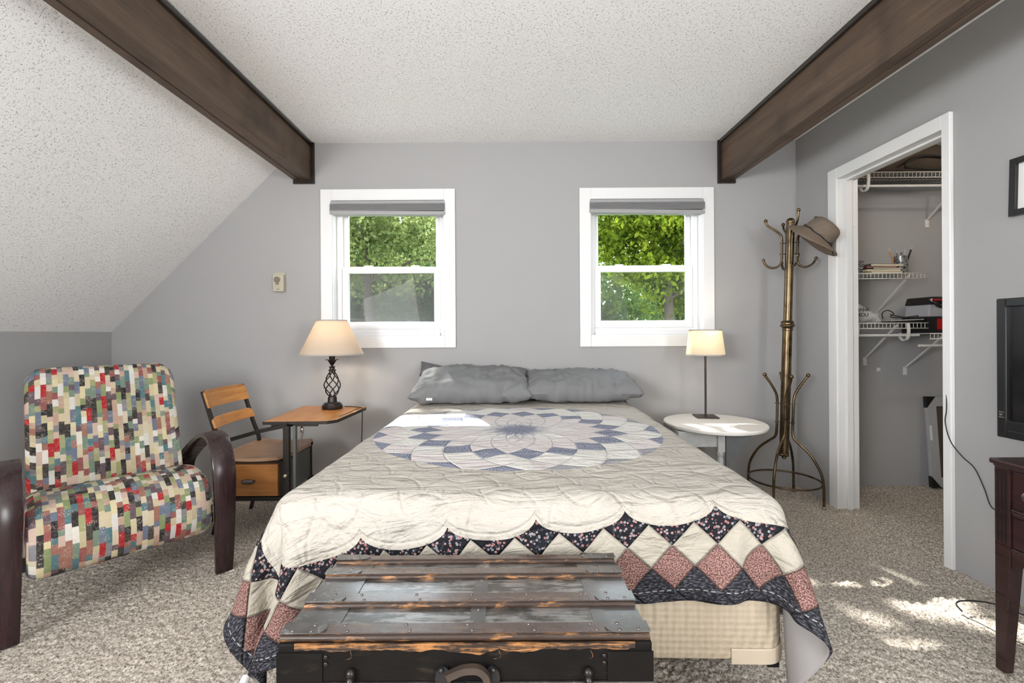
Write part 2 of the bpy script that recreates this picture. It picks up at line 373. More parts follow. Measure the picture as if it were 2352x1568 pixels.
# ------------------------------------------------------------------ mesh helpers
class MB:
    def __init__(s): s.v = []; s.f = []
    def add(s, vs, fs):
        o = len(s.v); s.v += [tuple(p) for p in vs]; s.f += [tuple(i+o for i in f) for f in fs]; return s
    def box(s, x0, x1, y0, y1, z0, z1):
        return s.add([(x, y, z) for z in (z0, z1) for y in (y0, y1) for x in (x0, x1)],
                     [(0, 2, 3, 1), (4, 5, 7, 6), (0, 1, 5, 4), (2, 6, 7, 3), (0, 4, 6, 2), (1, 3, 7, 5)])
    def obox(s, c, ax, ay, az):   # centre and three half vectors
        c = Vector(c); ax = Vector(ax); ay = Vector(ay); az = Vector(az)
        return s.add([c+ax*i+ay*j+az*k for k in (-1, 1) for j in (-1, 1) for i in (-1, 1)],
                     [(0, 2, 3, 1), (4, 5, 7, 6), (0, 1, 5, 4), (2, 6, 7, 3), (0, 4, 6, 2), (1, 3, 7, 5)])
    def prism(s, pts, lo, hi, axis='y'):  # 2D polygon extruded along axis
        n = len(pts)
        def P(p, t): return {'y': (p[0], t, p[1]), 'x': (t, p[0], p[1]), 'z': (p[0], p[1], t)}[axis]
        return s.add([P(p, lo) for p in pts]+[P(p, hi) for p in pts],
                     [tuple(range(n-1, -1, -1)), tuple(range(n, 2*n))]+[(i, (i+1) % n, n+(i+1) % n, n+i) for i in range(n)])
    def tube(s, pts, r, seg=10, cap=True, flat=None):
        pts = [Vector(p) for p in pts]; n = len(pts); rs = r if isinstance(r, (list, tuple)) else [r]*n
        vs = []; up = None
        for i, p in enumerate(pts):
            d = (pts[min(i+1, n-1)]-pts[max(i-1, 0)]).normalized()
            if up is None: up = d.orthogonal().normalized()
            up = (up-d*up.dot(d)); up = up.normalized() if up.length > 1e-6 else d.orthogonal().normalized()
            w = d.cross(up)
            for k in range(seg):
                an = 2*PI*k/seg; vs.append(p+(up*math.cos(an)+w*math.sin(an))*rs[i])
        fs = [(i*seg+k, i*seg+(k+1) % seg, (i+1)*seg+(k+1) % seg, (i+1)*seg+k) for i in range(n-1) for k in range(seg)]
        if cap: fs += [tuple(range(seg-1, -1, -1)), tuple(range((n-1)*seg, n*seg))]
        return s.add(vs, fs)
    def lathe(s, prof, seg=32, c=(0, 0, 0), cap=True):
        vs = [(c[0]+r*math.cos(2*PI*k/seg), c[1]+r*math.sin(2*PI*k/seg), c[2]+z) for r, z in prof for k in range(seg)]
        n = len(prof)
        fs = [(i*seg+k, i*seg+(k+1) % seg, (i+1)*seg+(k+1) % seg, (i+1)*seg+k) for i in range(n-1) for k in range(seg)]
        if cap: fs += [tuple(range(seg-1, -1, -1)), tuple(range((n-1)*seg, n*seg))]
        return s.add(vs, fs)
    def ball(s, c, r, seg=12, sq=(1, 1, 1)):
        pr = [(r*math.sin(PI*i/8), -r*math.cos(PI*i/8)) for i in range(9)]; pr[0] = (r*.01, -r); pr[-1] = (r*.01, r)
        m = MB().lathe(pr, seg); return s.add([(c[0]+p[0]*sq[0], c[1]+p[1]*sq[1], c[2]+p[2]*sq[2]) for p in m.v], m.f)
    def sweep(s, path, prof, side=Vector((1, 0, 0))):   # profile (a along side, b along normal) swept on path
        path = [Vector(p) for p in path]; n = len(path); m = len(prof); vs = []
        for i, p in enumerate(path):
            d = (path[min(i+1, n-1)]-path[max(i-1, 0)]).normalized(); nn = side.cross(d).normalized()
            vs += [p+side*a_+nn*b_ for a_, b_ in prof]
        fs = [(i*m+k, i*m+(k+1) % m, (i+1)*m+(k+1) % m, (i+1)*m+k) for i in range(n-1) for k in range(m)]
        fs += [tuple(range(m-1, -1, -1)), tuple(range((n-1)*m, n*m))]
        return s.add(vs, fs)
    def grid(s, P, cu=False, cv=False):
        n, m = len(P), len(P[0]); o = [p for row in P for p in row]
        fs = [(i*m+j, i*m+(j+1) % m, ((i+1) % n)*m+(j+1) % m, ((i+1) % n)*m+j) for i in range(n if cu else n-1) for j in range(m if cv else m-1)]
        return s.add(o, fs)
def link_mesh(name, me, mat, parent=None):
    o = bpy.data.objects.new(name, me); COL.objects.link(o)
    for m in (mat if isinstance(mat, (list, tuple)) else [mat]):
        if m: me.materials.append(M[m] if isinstance(m, str) else m)
    if parent is not None: o.parent = parent
    return o
def build(name, mb, mat, parent=None, smooth=False, bevel=0.0, seg=2, sub=0, loc=None, uv=None, fix=True, angle=None):
    me = bpy.data.meshes.new(name); me.from_pydata(mb.v, [], mb.f); me.update()
    if fix:
        import bmesh
        b = bmesh.new(); b.from_mesh(me); bmesh.ops.recalc_face_normals(b, faces=b.faces); b.to_mesh(me); b.free()
    if uv is not None:
        l = me.uv_layers.new(name='UVMap'); vi = np.empty(len(me.loops), dtype=np.int32); me.loops.foreach_get('vertex_index', vi)
        l.data.foreach_set('uv', np.asarray(uv, dtype=np.float32)[vi].ravel())
    if smooth: me.polygons.foreach_set('use_smooth', [True]*len(me.polygons))
    o = link_mesh(name, me, mat, parent)
    if smooth and angle: 
        me.set_sharp_from_angle(angle=math.radians(angle))
    if bevel:
        m = o.modifiers.new('bevel', 'BEVEL'); m.width = bevel; m.segments = seg; m.limit_method = 'ANGLE'; m.angle_limit = math.radians(40)
        m.harden_normals = False
    if sub: m = o.modifiers.new('sub', 'SUBSURF'); m.levels = sub; m.render_levels = sub
    if loc: o.location = loc
    return o
def tag(o, label=None, cat=None, group=None, kind=None):
    if label: o['label'] = label
    if cat: o['category'] = cat
    if group: o['group'] = group
    if kind: o['kind'] = kind
    return o
def thing(name, label, cat, loc=(0, 0, 0), rz=0.0, group=None):
    o = bpy.data.objects.new(name, None); COL.objects.link(o); o.location = loc; o.rotation_euler = (0, 0, rz)
    o.empty_display_size = 0.1
    return tag(o, label, cat, group)
def struct(name, mb, mat, **kw):
    return tag(build(name, mb, mat, **kw), kind='structure')
def smoothpath(pts, n=6):
    pts = [Vector(p) for p in pts]; out = []
    for i in range(len(pts)-1):
        p0, p1, p2, p3 = pts[max(i-1, 0)], pts[i], pts[i+1], pts[min(i+2, len(pts)-1)]
        for k in range(n):
            t = k/n; out.append(0.5*((2*p1)+(p2-p0)*t+(2*p0-5*p1+4*p2-p3)*t*t+(3*p1-p0-3*p2+p3)*t**3))
    return out+[pts[-1]]

# ------------------------------------------------------------------ the room
YB, YR = 3.185, -2.35          # back wall, rear wall
XL, XR = -2.77, 2.027
ZC = 2.42; XS = -1.43          # where the slope meets the flat ceiling
ZK = 1.108                     # top of the knee wall
CX1, CY0 = 3.35, 1.3           # closet right wall, closet near wall
D0, D1, DZ = 2.10, 2.77, 2.009 # closet doorway
WT = 0.15
wins = {1: -0.828, 2: 0.978}; WHW, WZ0, WZ1 = 0.3975, 1.056, 2.020
# floor: pile carpet as a fine relief over a slab
def carpet():
    x0, x1, y0, y1, st = XL-0.02, CX1, 0.30, YB+0.02, 0.0062
    nx = int((x1-x0)/st); ny = int((y1-y0)/st)
    def blur(a_, k, ax):
        for _ in range(k): a_ = (np.roll(a_, 1, ax)+a_*2+np.roll(a_, -1, ax))/4
        return a_
    h = RNG.random((ny, nx)); h = h*.35+blur(blur(h, 1, 0), 1, 1)*.65; h = (h-h.mean())/h.std()
    g = RNG.random((ny, nx)); g = blur(blur(g, 30, 0), 30, 1); g = (g-g.mean())/g.std()
    z = 0.0026*h+0.0004*g; z = np.clip(z, -0.010, 0.008)-0.001
    X, Y = np.meshgrid(np.linspace(x0, x1, nx), np.linspace(y0, y1, ny))
    X = X+(RNG.random(X.shape)-.5)*0.003; Y = Y+(RNG.random(X.shape)-.5)*0.003
    v = np.stack([X, Y, z], -1).reshape(-1, 3).astype(np.float32)
    i = np.arange(ny-1)[:, None]*nx+np.arange(nx-1)[None]; f = np.stack([i, i+1, i+nx+1, i+nx], -1).reshape(-1, 4)
    ex = np.array([(XL-.02, YR, -.002), (CX1, YR, -.002), (CX1, .31, -.002), (XL-.02, .31, -.002), (XL-.02, YR, -.1), (CX1, YR, -.1), (CX1, YB+.02, -.1), (XL-.02, YB+.02, -.1)], dtype=np.float32)
    nv = len(v); v = np.concatenate([v, ex]); f = np.concatenate([f, np.array([[0, 1, 2, 3], [4, 7, 6, 5]])+nv])
    me = bpy.data.meshes.new('floor'); me.vertices.add(len(v)); me.vertices.foreach_set('co', v.ravel())
    me.loops.add(f.size); me.loops.foreach_set('vertex_index', f.ravel().astype(np.int32)); me.polygons.add(len(f))
    me.polygons.foreach_set('loop_start', np.arange(0, f.size, 4, dtype=np.int32)); me.polygons.foreach_set('loop_total', np.full(len(f), 4, dtype=np.int32))
    me.update(); me.validate()
    me.polygons.foreach_set('use_smooth', [True]*len(me.polygons))
    tag(link_mesh('floor', me, 'carpet'), kind='structure')
carpet()
def wall_holes(x0, x1, z0, z1, holes, put):
    xs = x0
    for (a, b, c, d) in sorted(holes):
        put(xs, a, z0, z1); put(a, b, z0, c); put(a, b, d, z1); xs = b
    put(xs, x1, z0, z1)
m = MB()
hs = [(c-WHW, c+WHW, WZ0, WZ1) for c in wins.values()]
wall_holes(XL-0.15, CX1+0.1, -0.1, ZC+0.15, hs, lambda a, b, c, d: m.box(a, b, YB, YB+WT, c, d))
struct('wall_back', m, 'wall_paint')
m = MB()
wall_holes(YR, YB, -0.05, ZC+0.05, [(D0-.012, D1+.012, -0.06, DZ+.012)], lambda a, b, c, d: m.box(XR, XR+0.10, a, b, c, d) if d > c else None)
struct('wall_right', m, 'wall_paint')
struct('wall_left', MB().box(XL-0.15, XL, YR, YB, -0.05, ZK+0.1), 'wall_paint')
m = MB(); wall_holes(XL-0.15, CX1+.1, -0.05, ZC+0.15, [], lambda a, b, c, d: m.box(a, b, YR-.1, YR, c, d))
struct('wall_rear', m, 'wall_paint')
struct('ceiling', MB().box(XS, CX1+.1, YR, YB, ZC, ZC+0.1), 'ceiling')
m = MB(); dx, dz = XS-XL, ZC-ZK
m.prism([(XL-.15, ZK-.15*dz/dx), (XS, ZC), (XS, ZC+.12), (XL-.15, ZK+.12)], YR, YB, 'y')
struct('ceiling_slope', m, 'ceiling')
struct('wall_closet_side', MB().box(CX1, CX1+.1, CY0, YB, -.05, ZC), 'wall_paint')
struct('wall_closet_front', MB().box(XR+.1, CX1, CY0-.1, CY0, -.05, ZC), 'wall_paint')

# windows
def window(n, cx):
    w = tag(bpy.data.objects.new('window_%d' % n, None), kind='structure'); COL.objects.link(w); w.location = (cx, YB, WZ0)
    H = WZ1-WZ0; ow, cwid = WHW, 0.078
    def frame(name, hw, z0, z1, wd, y0, y1, mat, bot=None, bevel=0.003, top=None, par=w):
        b = bot or wd; tp = top or wd; m = MB()
        m.box(-hw, -hw+wd, y0, y1, z0, z1); m.box(hw-wd, hw, y0, y1, z0, z1); m.box(-hw+wd, hw-wd, y0, y1, z0, z0+b); m.box(-hw+wd, hw-wd, y0, y1, z1-tp, z1)
        return build(name, m, mat, par, bevel=bevel)
    frame('casing', ow+cwid-0.006, -cwid+0.006, H+cwid-.006, cwid, -0.016, -0.0005, 'trim_white')
    frame('jamb', ow, 0, H, 0.012, -0.0004, WT, 'trim_white', bevel=0)
    frame('window_frame', ow-0.012, 0.012, H-0.012, 0.034, 0.062, 0.14, 'vinyl_white', bot=0.048)
    iw = ow-0.046; mid = 1.540-WZ0
    lo0, lo1 = 0.060, mid+0.022; up0, up1 = mid-0.02, H-0.046
    up = frame('upper_sash', iw, up0, up1, 0.036, 0.106, 0.132, 'vinyl_white')
    lo = frame('lower_sash', iw, lo0, lo1, 0.046, 0.074, 0.104, 'vinyl_white', top=0.046, bot=0.052)
    build('pane', MB().box(-iw+.03, iw-.03, 0.117, 0.120, up0+.03, up1-.03), 'pane', up)
    build('pane', MB().box(-iw+.04, iw-.04, 0.087, 0.090, lo0+.04, lo1-.04), 'pane', lo)
    for s in (-1, 1): build('sash_lock', MB().box(s*0.17-.03, s*0.17+.03, 0.080, 0.100, lo1, lo1+0.010), 'vinyl_white', lo, bevel=.003)
    build('sill_rail', MB().box(-ow+.046, ow-.046, 0.040, 0.062, 0.012, 0.030), 'vinyl_white', w, bevel=.003)
    build('insect_screen', MB().box(-iw+.01, iw-.01, 0.136, 0.1365, lo0, lo1), 'insect_screen' if n == 1 else 'insect_screen_thin', w)
    return w
for n, cx in wins.items(): window(n, cx)
def blind(cx, label, tilt, drop):
    b = thing('cellular_blind', label, 'blind', (cx, YB, 1.905))
    build('headrail', MB().box(-.398, .398, -.022, .035, 0.083, 0.104), 'blind_rail', b, bevel=.004)
    m = MB()
    for i in range(5):
        z = 0.083-(i+1)*0.010; m.prism([(-.024, z), (-.034, z+.005), (-.024, z+.010), (.03, z+.010), (.036, z+.005), (.03, z)], -.399, .399, 'x')
    build('folded_fabric', m, 'blind_fabric', b)
    m = MB(); m.obox((0, 0.002, 0.019), (.401, 0, -tilt), (0, .030, 0), (0, 0, .013)); build('bottom_rail', m, 'blind_rail', b, bevel=.004)
    return b
blind(wins[1], 'raised grey blind at the top of the window above the wide-shaded lamp', 0.004, 0)
blind(wins[2], 'raised grey blind at the top of the window above the small cream lamp', 0.006, 0)

# closet doorway trim
dr = tag(bpy.data.objects.new('door_1', None), kind='structure'); COL.objects.link(dr); dr.location = (XR, D0, 0)
L = D1-D0; cz = 0.066
m = MB(); m.box(-.020, -.0005, L, L+.074, -.005, DZ+cz); build('casing', m, 'trim_white', dr, bevel=.003)
m = MB(); m.box(-.020, -.0005, -.040, 0, -.005, DZ+cz); build('casing', m, 'trim_white', dr, bevel=.003)
m = MB(); m.box(-.020, -.0005, 0.0002, L-.0002, DZ, DZ+cz); build('head_casing', m, 'trim_white', dr, bevel=.003)
m = MB(); m.box(-.004, .112, L, L+.012, -.005, DZ+.012); m.box(-.004, .112, -.012, 0, -.005, DZ+.012); m.box(-.004, .112, 0, L, DZ, DZ+.012)
build('jamb', m, 'trim_white', dr)
m = MB(); m.box(.034, .072, L-.011, L, -.005, DZ); m.box(.034, .072, 0, .011, -.005, DZ); m.box(.034, .072, .011, L-.011, DZ-.011, DZ)
build('door_stop', m, 'trim_white', dr, bevel=.002)
for z in (0.28, 1.72): build('hinge', MB().box(.078, .108, L-.0025, L+.001, z, z+.09), 'trim_white', dr)

# beams
def beam(x0, x1, z0, sgn, label, shiny):
    b = thing('ceiling_beam', label, 'beam', ((x0+x1)/2, YB, z0))
    h = ZC-z0; hw = (x1-x0)/2; y0 = -4.6
    build('board', MB().box(-hw+.004, hw-.004, y0, -.003, .012, h), 'beam_wood', b)
    inner = -sgn
    m = MB(); w = 2*hw
    for i, (a, c) in enumerate(((0, .34), (.36, .62), (.64, 1.0))): m.box(-hw+w*a, -hw+w*c, y0, -.003, 0.0 if i != 1 else .003, .012)
    build('bottom_board', m, 'beam_wood', b, bevel=.002)
    xe = inner*hw
    m = MB(); m.tube([(xe+inner*.004, y0, h-.014), (xe+inner*.004, -.016, h-.014)], .014, 12) if shiny else m.box(min(xe, xe+inner*.016), max(xe, xe+inner*.016), y0, -.016, h-.022, h)
    build('top_moulding', m, 'beam_trim', b, smooth=shiny)
    m = MB(); m.box(min(xe, xe+inner*.024), max(xe, xe+inner*.024), -.016, -.001, -.028, h); m.box(-hw, hw, -.016, -.001, -.028, -.001)
    build('end_trim', m, 'beam_trim', b, bevel=.003)
beam(-1.487, -1.362, 2.160, -1, 'dark stained ceiling beam on the left, along the foot of the sloped ceiling', True)
beam(1.499, 1.60, 2.146, 1, 'dark stained ceiling beam on the right, nearer the closet wall', False)

# thermostat
th = thing('thermostat', 'beige wall thermostat with a round dial, left of the window', 'thermostat', (-1.588, YB, 1.380))
build('wall_plate', MB().box(-.046, .040, -.006, -.0005, .006, .136), 'beige_plastic', th, bevel=.003)
build('cover', MB().box(-.036, .040, -.034, -.006, .0, .118), 'beige_plastic', th, bevel=.004)
d = MB(); d.lathe([(.019, 0), (.021, .003), (.021, .006), (.014, .008), (.013, .012)], 24); d.v = [(x-.003, -.034-z, y+.082) for x, y, z in d.v]
build('dial', d, 'beige_dark', th, smooth=True, angle=40)
build('pointer', MB().box(-.012, .008, -.042, -.034, .048, .060), 'beige_dark', th, bevel=.002)
fnt = None
def text(body, size, mat, parent, loc, rot, name='lettering', ext=0.0005):
    c = bpy.data.curves.new(name, 'FONT'); c.body = body; c.size = size; c.extrude = ext; c.align_x = 'CENTER'; c.align_y = 'CENTER'
    o = bpy.data.objects.new(name, c); me = bpy.data.meshes.new_from_object(o); bpy.data.objects.remove(o)
    o = link_mesh(name, me, mat, parent); o.location = loc; o.rotation_euler = rot; return o
m = MB().box(-.008, -.001, -.0348, -.034, .012, .018); m.box(.001, .010, -.0348, -.034, .013, .0155); m.box(.007, .011, -.0348, -.034, .0155, .020)
build('maker_mark', m, 'beige_dark', th)

# ------------------------------------------------------------------ bed
BC = (0.073, 2.150); BR = math.radians(-1.66); BHX, BHY = 0.685, 0.955
bed = thing('double_bed', 'double bed with a quilted cream box spring, under the patchwork quilt', 'bed', (BC[0], BC[1], 0), BR)
def rbox(hx, hy, z0, z1, r, rz=0.02):
    pts = []
    for cx, cy, a0 in ((hx-r, hy-r, 0), (-hx+r, hy-r, PI/2), (-hx+r, -hy+r, PI), (hx-r, -hy+r, 1.5*PI)):
        for k in range(7): pts.append((cx+r*math.cos(a0+k*PI/12), cy+r*math.sin(a0+k*PI/12)))
    m = MB(); rings = []
    for z, s in ((z0, rz), (z0+rz*.3, rz*.3), (z0+rz, 0), (z1-rz, 0), (z1-rz*.3, rz*.3), (z1, rz)):
        rings.append([(x*(1-s/hx), y*(1-s/hy), z) for x, y in pts])
    m.grid(rings, cv=True); n = len(pts); m.f.append(tuple(range(n))); m.f.append(tuple(range(5*n, 6*n))); return m
build('box_spring', rbox(BHX-.005, BHY, .228, .430, .06, .012), 'ticking', bed, smooth=True, angle=60)
build('mattress', rbox(BHX-.012, BHY-.012, .432, .622, .08, .04), 'ticking', bed, smooth=True, angle=60)
m = MB()
for s in (-1, 1): m.box(s*(BHX-.03)-.015, s*(BHX-.03)+.015, -BHY+.03, BHY-.03, .192, .226)
for yy in (-BHY+.42, .1, BHY-.12): m.box(-BHX+.045, BHX-.045, yy-.015, yy+.015, .196, .226)
build('bed_frame', m, 'black_plastic', bed)
for sx_ in (-1, 1):
    for yy in (-BHY+.42, .1, BHY-.12): build('leg', MB().lathe([(.022, 0), (.024, .03), (.016, .035), (.016, .195)], 14, (sx_*(BHX-.16), yy, .004)), 'black_plastic', bed, smooth=True, angle=40)
for sx_ in (-1, 1):
    m = MB(); o_, i_ = [], []
    for k in range(9):
        a_ = -PI/2+k*PI/16; o_.append((BHX-.005-.06+.064*math.cos(a_), -BHY+.06+.064*math.sin(a_)))
    out = [(BHX-.155, -BHY-.004)]+o_+[(BHX-.001, -BHY+.13)]; inn = [(BHX-.0075, -BHY+.13)]+[(BHX-.065+.0585*math.cos(-k*PI/16), -BHY+.06+.0585*math.sin(-k*PI/16)) for k in range(9)]+[(BHX-.155, -BHY+.001)]
    m.prism([(sx_*x, y) for x, y in out+inn], .222, .262, 'z'); build('corner_guard', m, 'corner_guard', bed, bevel=.002)

# quilt: a cloth relaxed over the mattress (positions only, rest shape 2.10 x 2.30 m)
def drape():
    I, J = 124, 114
    b0, b1 = -QL, QL; ys = np.linspace(b0, b1, I); xs_ = np.linspace(-QW, QW, J)
    A, B = np.meshgrid(xs_, ys); hx = xs_[1]-xs_[0]; hy = ys[1]-ys[0]
    ph = math.radians(5.2); cx0, cy0 = -0.025, -0.10
    sc = 0.985
    X = (A*math.cos(ph)-B*math.sin(ph))*sc+cx0; Y = (A*math.sin(ph)+B*math.cos(ph))*sc+cy0
    rng = np.random.default_rng(5)
    def smooth_noise(k):
        n = rng.standard_normal((I, J))
        for _ in range(k): n = (np.roll(n, 1, 0)+np.roll(n, -1, 0)+np.roll(n, 1, 1)+np.roll(n, -1, 1)+n)/5
        return n/n.std()
    Z = 0.665+0.004*smooth_noise(12)+0.002*smooth_noise(4)
    p = np.stack([X, Y, Z], -1); prev = p.copy()
    def seg(sa, sb, L, st=1.0):
        d = p[sb]-p[sa]; l = np.sqrt((d*d).sum(-1, keepdims=True)); c = d*((l-L)/(l+1e-9)*0.5*st); p[sa] += c; p[sb] -= c
    sl = []
    for o in (0, 1):
        na = (I-o)//2; sl.append(((slice(o, o+2*na-1, 2), slice(None)), (slice(o+1, o+2*na, 2), slice(None)), hy, 1.0))
        nb = (J-o)//2; sl.append(((slice(None), slice(o, o+2*nb-1, 2)), (slice(None), slice(o+1, o+2*nb, 2)), hx, 1.0))
    dg = math.hypot(hx, hy)
    for o in (0, 1):
        na = (I-o)//2; ra, rb = slice(o, o+2*na-1, 2), slice(o+1, o+2*na, 2)
        sl.append(((ra, slice(0, J-1)), (rb, slice(1, J)), dg, .35)); sl.append(((ra, slice(1, J)), (rb, slice(0, J-1)), dg, .35))
    C = np.array([0, 0, (0.23+0.642)/2]); r = 0.055; Hh = np.array([BHX, BHY+.004, (0.642-0.23)/2])-r
    g = np.array([0, 0, -3.0]); dt = 1/70
    def collide(final=False):
        nonlocal p
        q = p-C; aq = np.abs(q)-Hh; mq = np.maximum(aq, 0); L = np.sqrt((mq*mq).sum(-1)); ins = np.minimum(aq.max(-1), 0); d = L+ins-r
        hit = d < 0.006
        n = np.where(L[..., None] > 1e-6, mq/(L[..., None]+1e-9), (aq == aq.max(-1, keepdims=True)).astype(float))*np.sign(q)
        p += np.where(hit[..., None], n*(0.006-d)[..., None], 0)
        # friction
        mv = p-prev; f = np.where(hit, 0.25, 0.0)[..., None]
        p[..., :2] -= (mv*f)[..., :2]
        lo = p[..., 2] < 0.014; p[..., 2] = np.maximum(p[..., 2], 0.014)
        p[..., :2] -= np.where(lo[..., None], (mv*0.6)[..., :2], 0)
        tr = (p[..., 2] < .55) & (p[..., 0] > -.56) & (p[..., 0] < .22) & (p[..., 1] < -1.0)
        p[..., 1] = np.where(tr, -1.0, p[..., 1])
        p[..., 1] = np.minimum(p[..., 1], 1.0)
    for step in range(210):
        vel = (p-prev)*(0.975 if step < 150 else 0.90); prev = p.copy(); p = p+vel+g*dt*dt
        for it in range(16):
            for s_ in sl: seg(*s_)
            # bending
            for k_, st in ((2, .12), (4, .04)):
                d = np.zeros_like(p)
                e = p[k_:]-p[:-k_]; l = np.sqrt((e*e).sum(-1, keepdims=True)); c = e*(np.minimum((l-k_*hy), 0)/(l+1e-9)*st*.5); d[:-k_] += c; d[k_:] -= c
                e = p[:, k_:]-p[:, :-k_]; l = np.sqrt((e*e).sum(-1, keepdims=True)); c = e*(np.minimum((l-k_*hx), 0)/(l+1e-9)*st*.5); d[:, :-k_] += c; d[:, k_:] -= c
                p += d
            if it % 3 == 2: collide()
        collide()
    return p, A, B
p, A, B = drape(); I, J = A.shape
nrm = np.cross(np.gradient(p, axis=1), np.gradient(p, axis=0)); nrm /= np.linalg.norm(nrm, axis=-1, keepdims=True)+1e-9
fold = np.array([[mnoise.noise(Vector(((a_+b_*.8)*7.5, (a_-b_)*1.9, 3.0)))*1.0+(.25-abs(mnoise.noise(Vector(((a_+b_*.7)*13, (a_-b_)*4.2, 7.0)))))*.9 for a_, b_ in zip(ra, rb)] for ra, rb in zip(A, B)])
amp = 0.0065+0.0105*np.clip((0.64-p[..., 2])*7, 0, 1)*(1-np.clip((0.40-p[..., 2])*6, 0, .6))
sg = np.sign(nrm[I//2, J//2, 2]) if False else (1 if nrm[A.shape[0]//2, A.shape[1]//2, 2] > 0 else -1)
p = p+nrm*sg*(np.maximum(fold, -.1)*amp)[..., None]
P3 = p.reshape(-1, 3); m = MB(); m.v = [tuple(x) for x in P3.tolist()]
m.f = [(i*J+j, i*J+j+1, (i+1)*J+j+1, (i+1)*J+j) for i in range(I-1) for j in range(J-1)]
uvq = np.stack([A+10, B+10], -1).reshape(-1, 2)
quilt = build('patchwork_quilt', m, ['quilt', 'quilt_lining'], None, smooth=True, uv=uvq, fix=False)
quilt.location = (BC[0], BC[1], 0); quilt.rotation_euler = (0, 0, BR)
tag(quilt, 'cream patchwork quilt with a blue dahlia medallion and scalloped diamond border, spread over the bed', 'quilt')
md = quilt.modifiers.new('sub', 'SUBSURF'); md.levels = 1; md.render_levels = 1
md = quilt.modifiers.new('thick', 'SOLIDIFY'); md.thickness = 0.007; md.offset = -1; md.material_offset = 1; md.material_offset_rim = 0
# care label at the left foot corner
cp = Vector(P3[3]); 
m = MB(); pts = []
for k in range(7):
    f = k/6; pts.append([(cp.x-.035*f-.010+s*.011, cp.y-.02*f+s*.004, max(.012, cp.z+.01-.11*f+.008*math.sin(f*5))) for s in (-1, 1)])
m.grid(pts); o = build('care_label', m, 'tag_white', quilt, smooth=True); o['label'] = 'white care label'
md = o.modifiers.new('thick', 'SOLIDIFY'); md.thickness = 0.0015

# pillows
def pillow(name, label, cx, cy, cz, w, d, h, rot, mat, seed, group=None, crease=0.012):
    n, mm = 56, 40; top, bot = [], []
    def pt(u, v, s):
        # edge outline pulled in at the middle of each side, ears at the corners
        x = u*w/2*(1-0.06*(1-v*v)*abs(u)**3); y = v*d/2*(1-0.07*(1-u*u)*abs(v)**3)
        e = max(0.0, (1-abs(u)**3.2)*(1-abs(v)**2.6))
        t = h/2*e**0.34
        q = Vector((x*7+seed*3.1, y*9, seed+s)); wr = mnoise.noise(q)*crease*1.1+mnoise.noise(q*2.3)*crease*.9-abs(mnoise.noise(Vector((x*22+seed, y*8+x*9, s))))*crease*1.7-abs(mnoise.noise(Vector((x*9-y*14+seed, y*6, s*2))))*crease*1.3+crease*.6
        return (x+(u*abs(u))*wr*.5, y+(v*abs(v))*wr*1.1*min(1, e*9), s*(t+wr*min(1, e*6)*(1 if s > 0 else .3)))
    m = MB(); P = [[pt(-1+2*i/(n-1), -1+2*j/(mm-1), 1) for j in range(mm)] for i in range(n)]
    Q = [[pt(-1+2*i/(n-1), -1+2*j/(mm-1), -1) for j in range(mm)] for i in range(n)]
    m.grid(P); m.grid(Q)
    import bmesh
    me = bpy.data.meshes.new(name); me.from_pydata(m.v, [], m.f)
    b = bmesh.new(); b.from_mesh(me); bmesh.ops.remove_doubles(b, verts=b.verts, dist=0.0012); bmesh.ops.recalc_face_normals(b, faces=b.faces); b.to_mesh(me); b.free()
    me.polygons.foreach_set('use_smooth', [True]*len(me.polygons))
    o = link_mesh(name, me, mat); o.location = (cx, cy, cz); o.rotation_euler = rot
    return tag(o, label, 'pillow', group)
pl = pillow('bed_pillow', 'pale grey wrinkled pillow on the left half of the bed, tagged at its front', -0.225, 2.915, 0.762, .74, .44, .17, (math.radians(16), 0, .015), 'pillow_grey', 1)
pr = pillow('bed_pillow', 'plump grey pillow on the right half of the bed, nearest the small cream lamp', .460, 2.925, 0.748, .72, .43, .165, (math.radians(9), 0, -.03), 'pillow_grey', 5)
pillow('bed_pillow', 'dark grey pillow standing against the wall behind the pale left pillow', -0.395, 3.112, 0.748, .44, .22, .06, (math.radians(78), math.radians(10), 0), 'pillow_dark', 9, crease=.006)
tagm = MB().box(-.018, .018, -.001, .001, -.008, .008); o = build('care_label', tagm, 'tag_white', pl, loc=(-.245, -.213, -.012)); o['label'] = 'white printed care label'

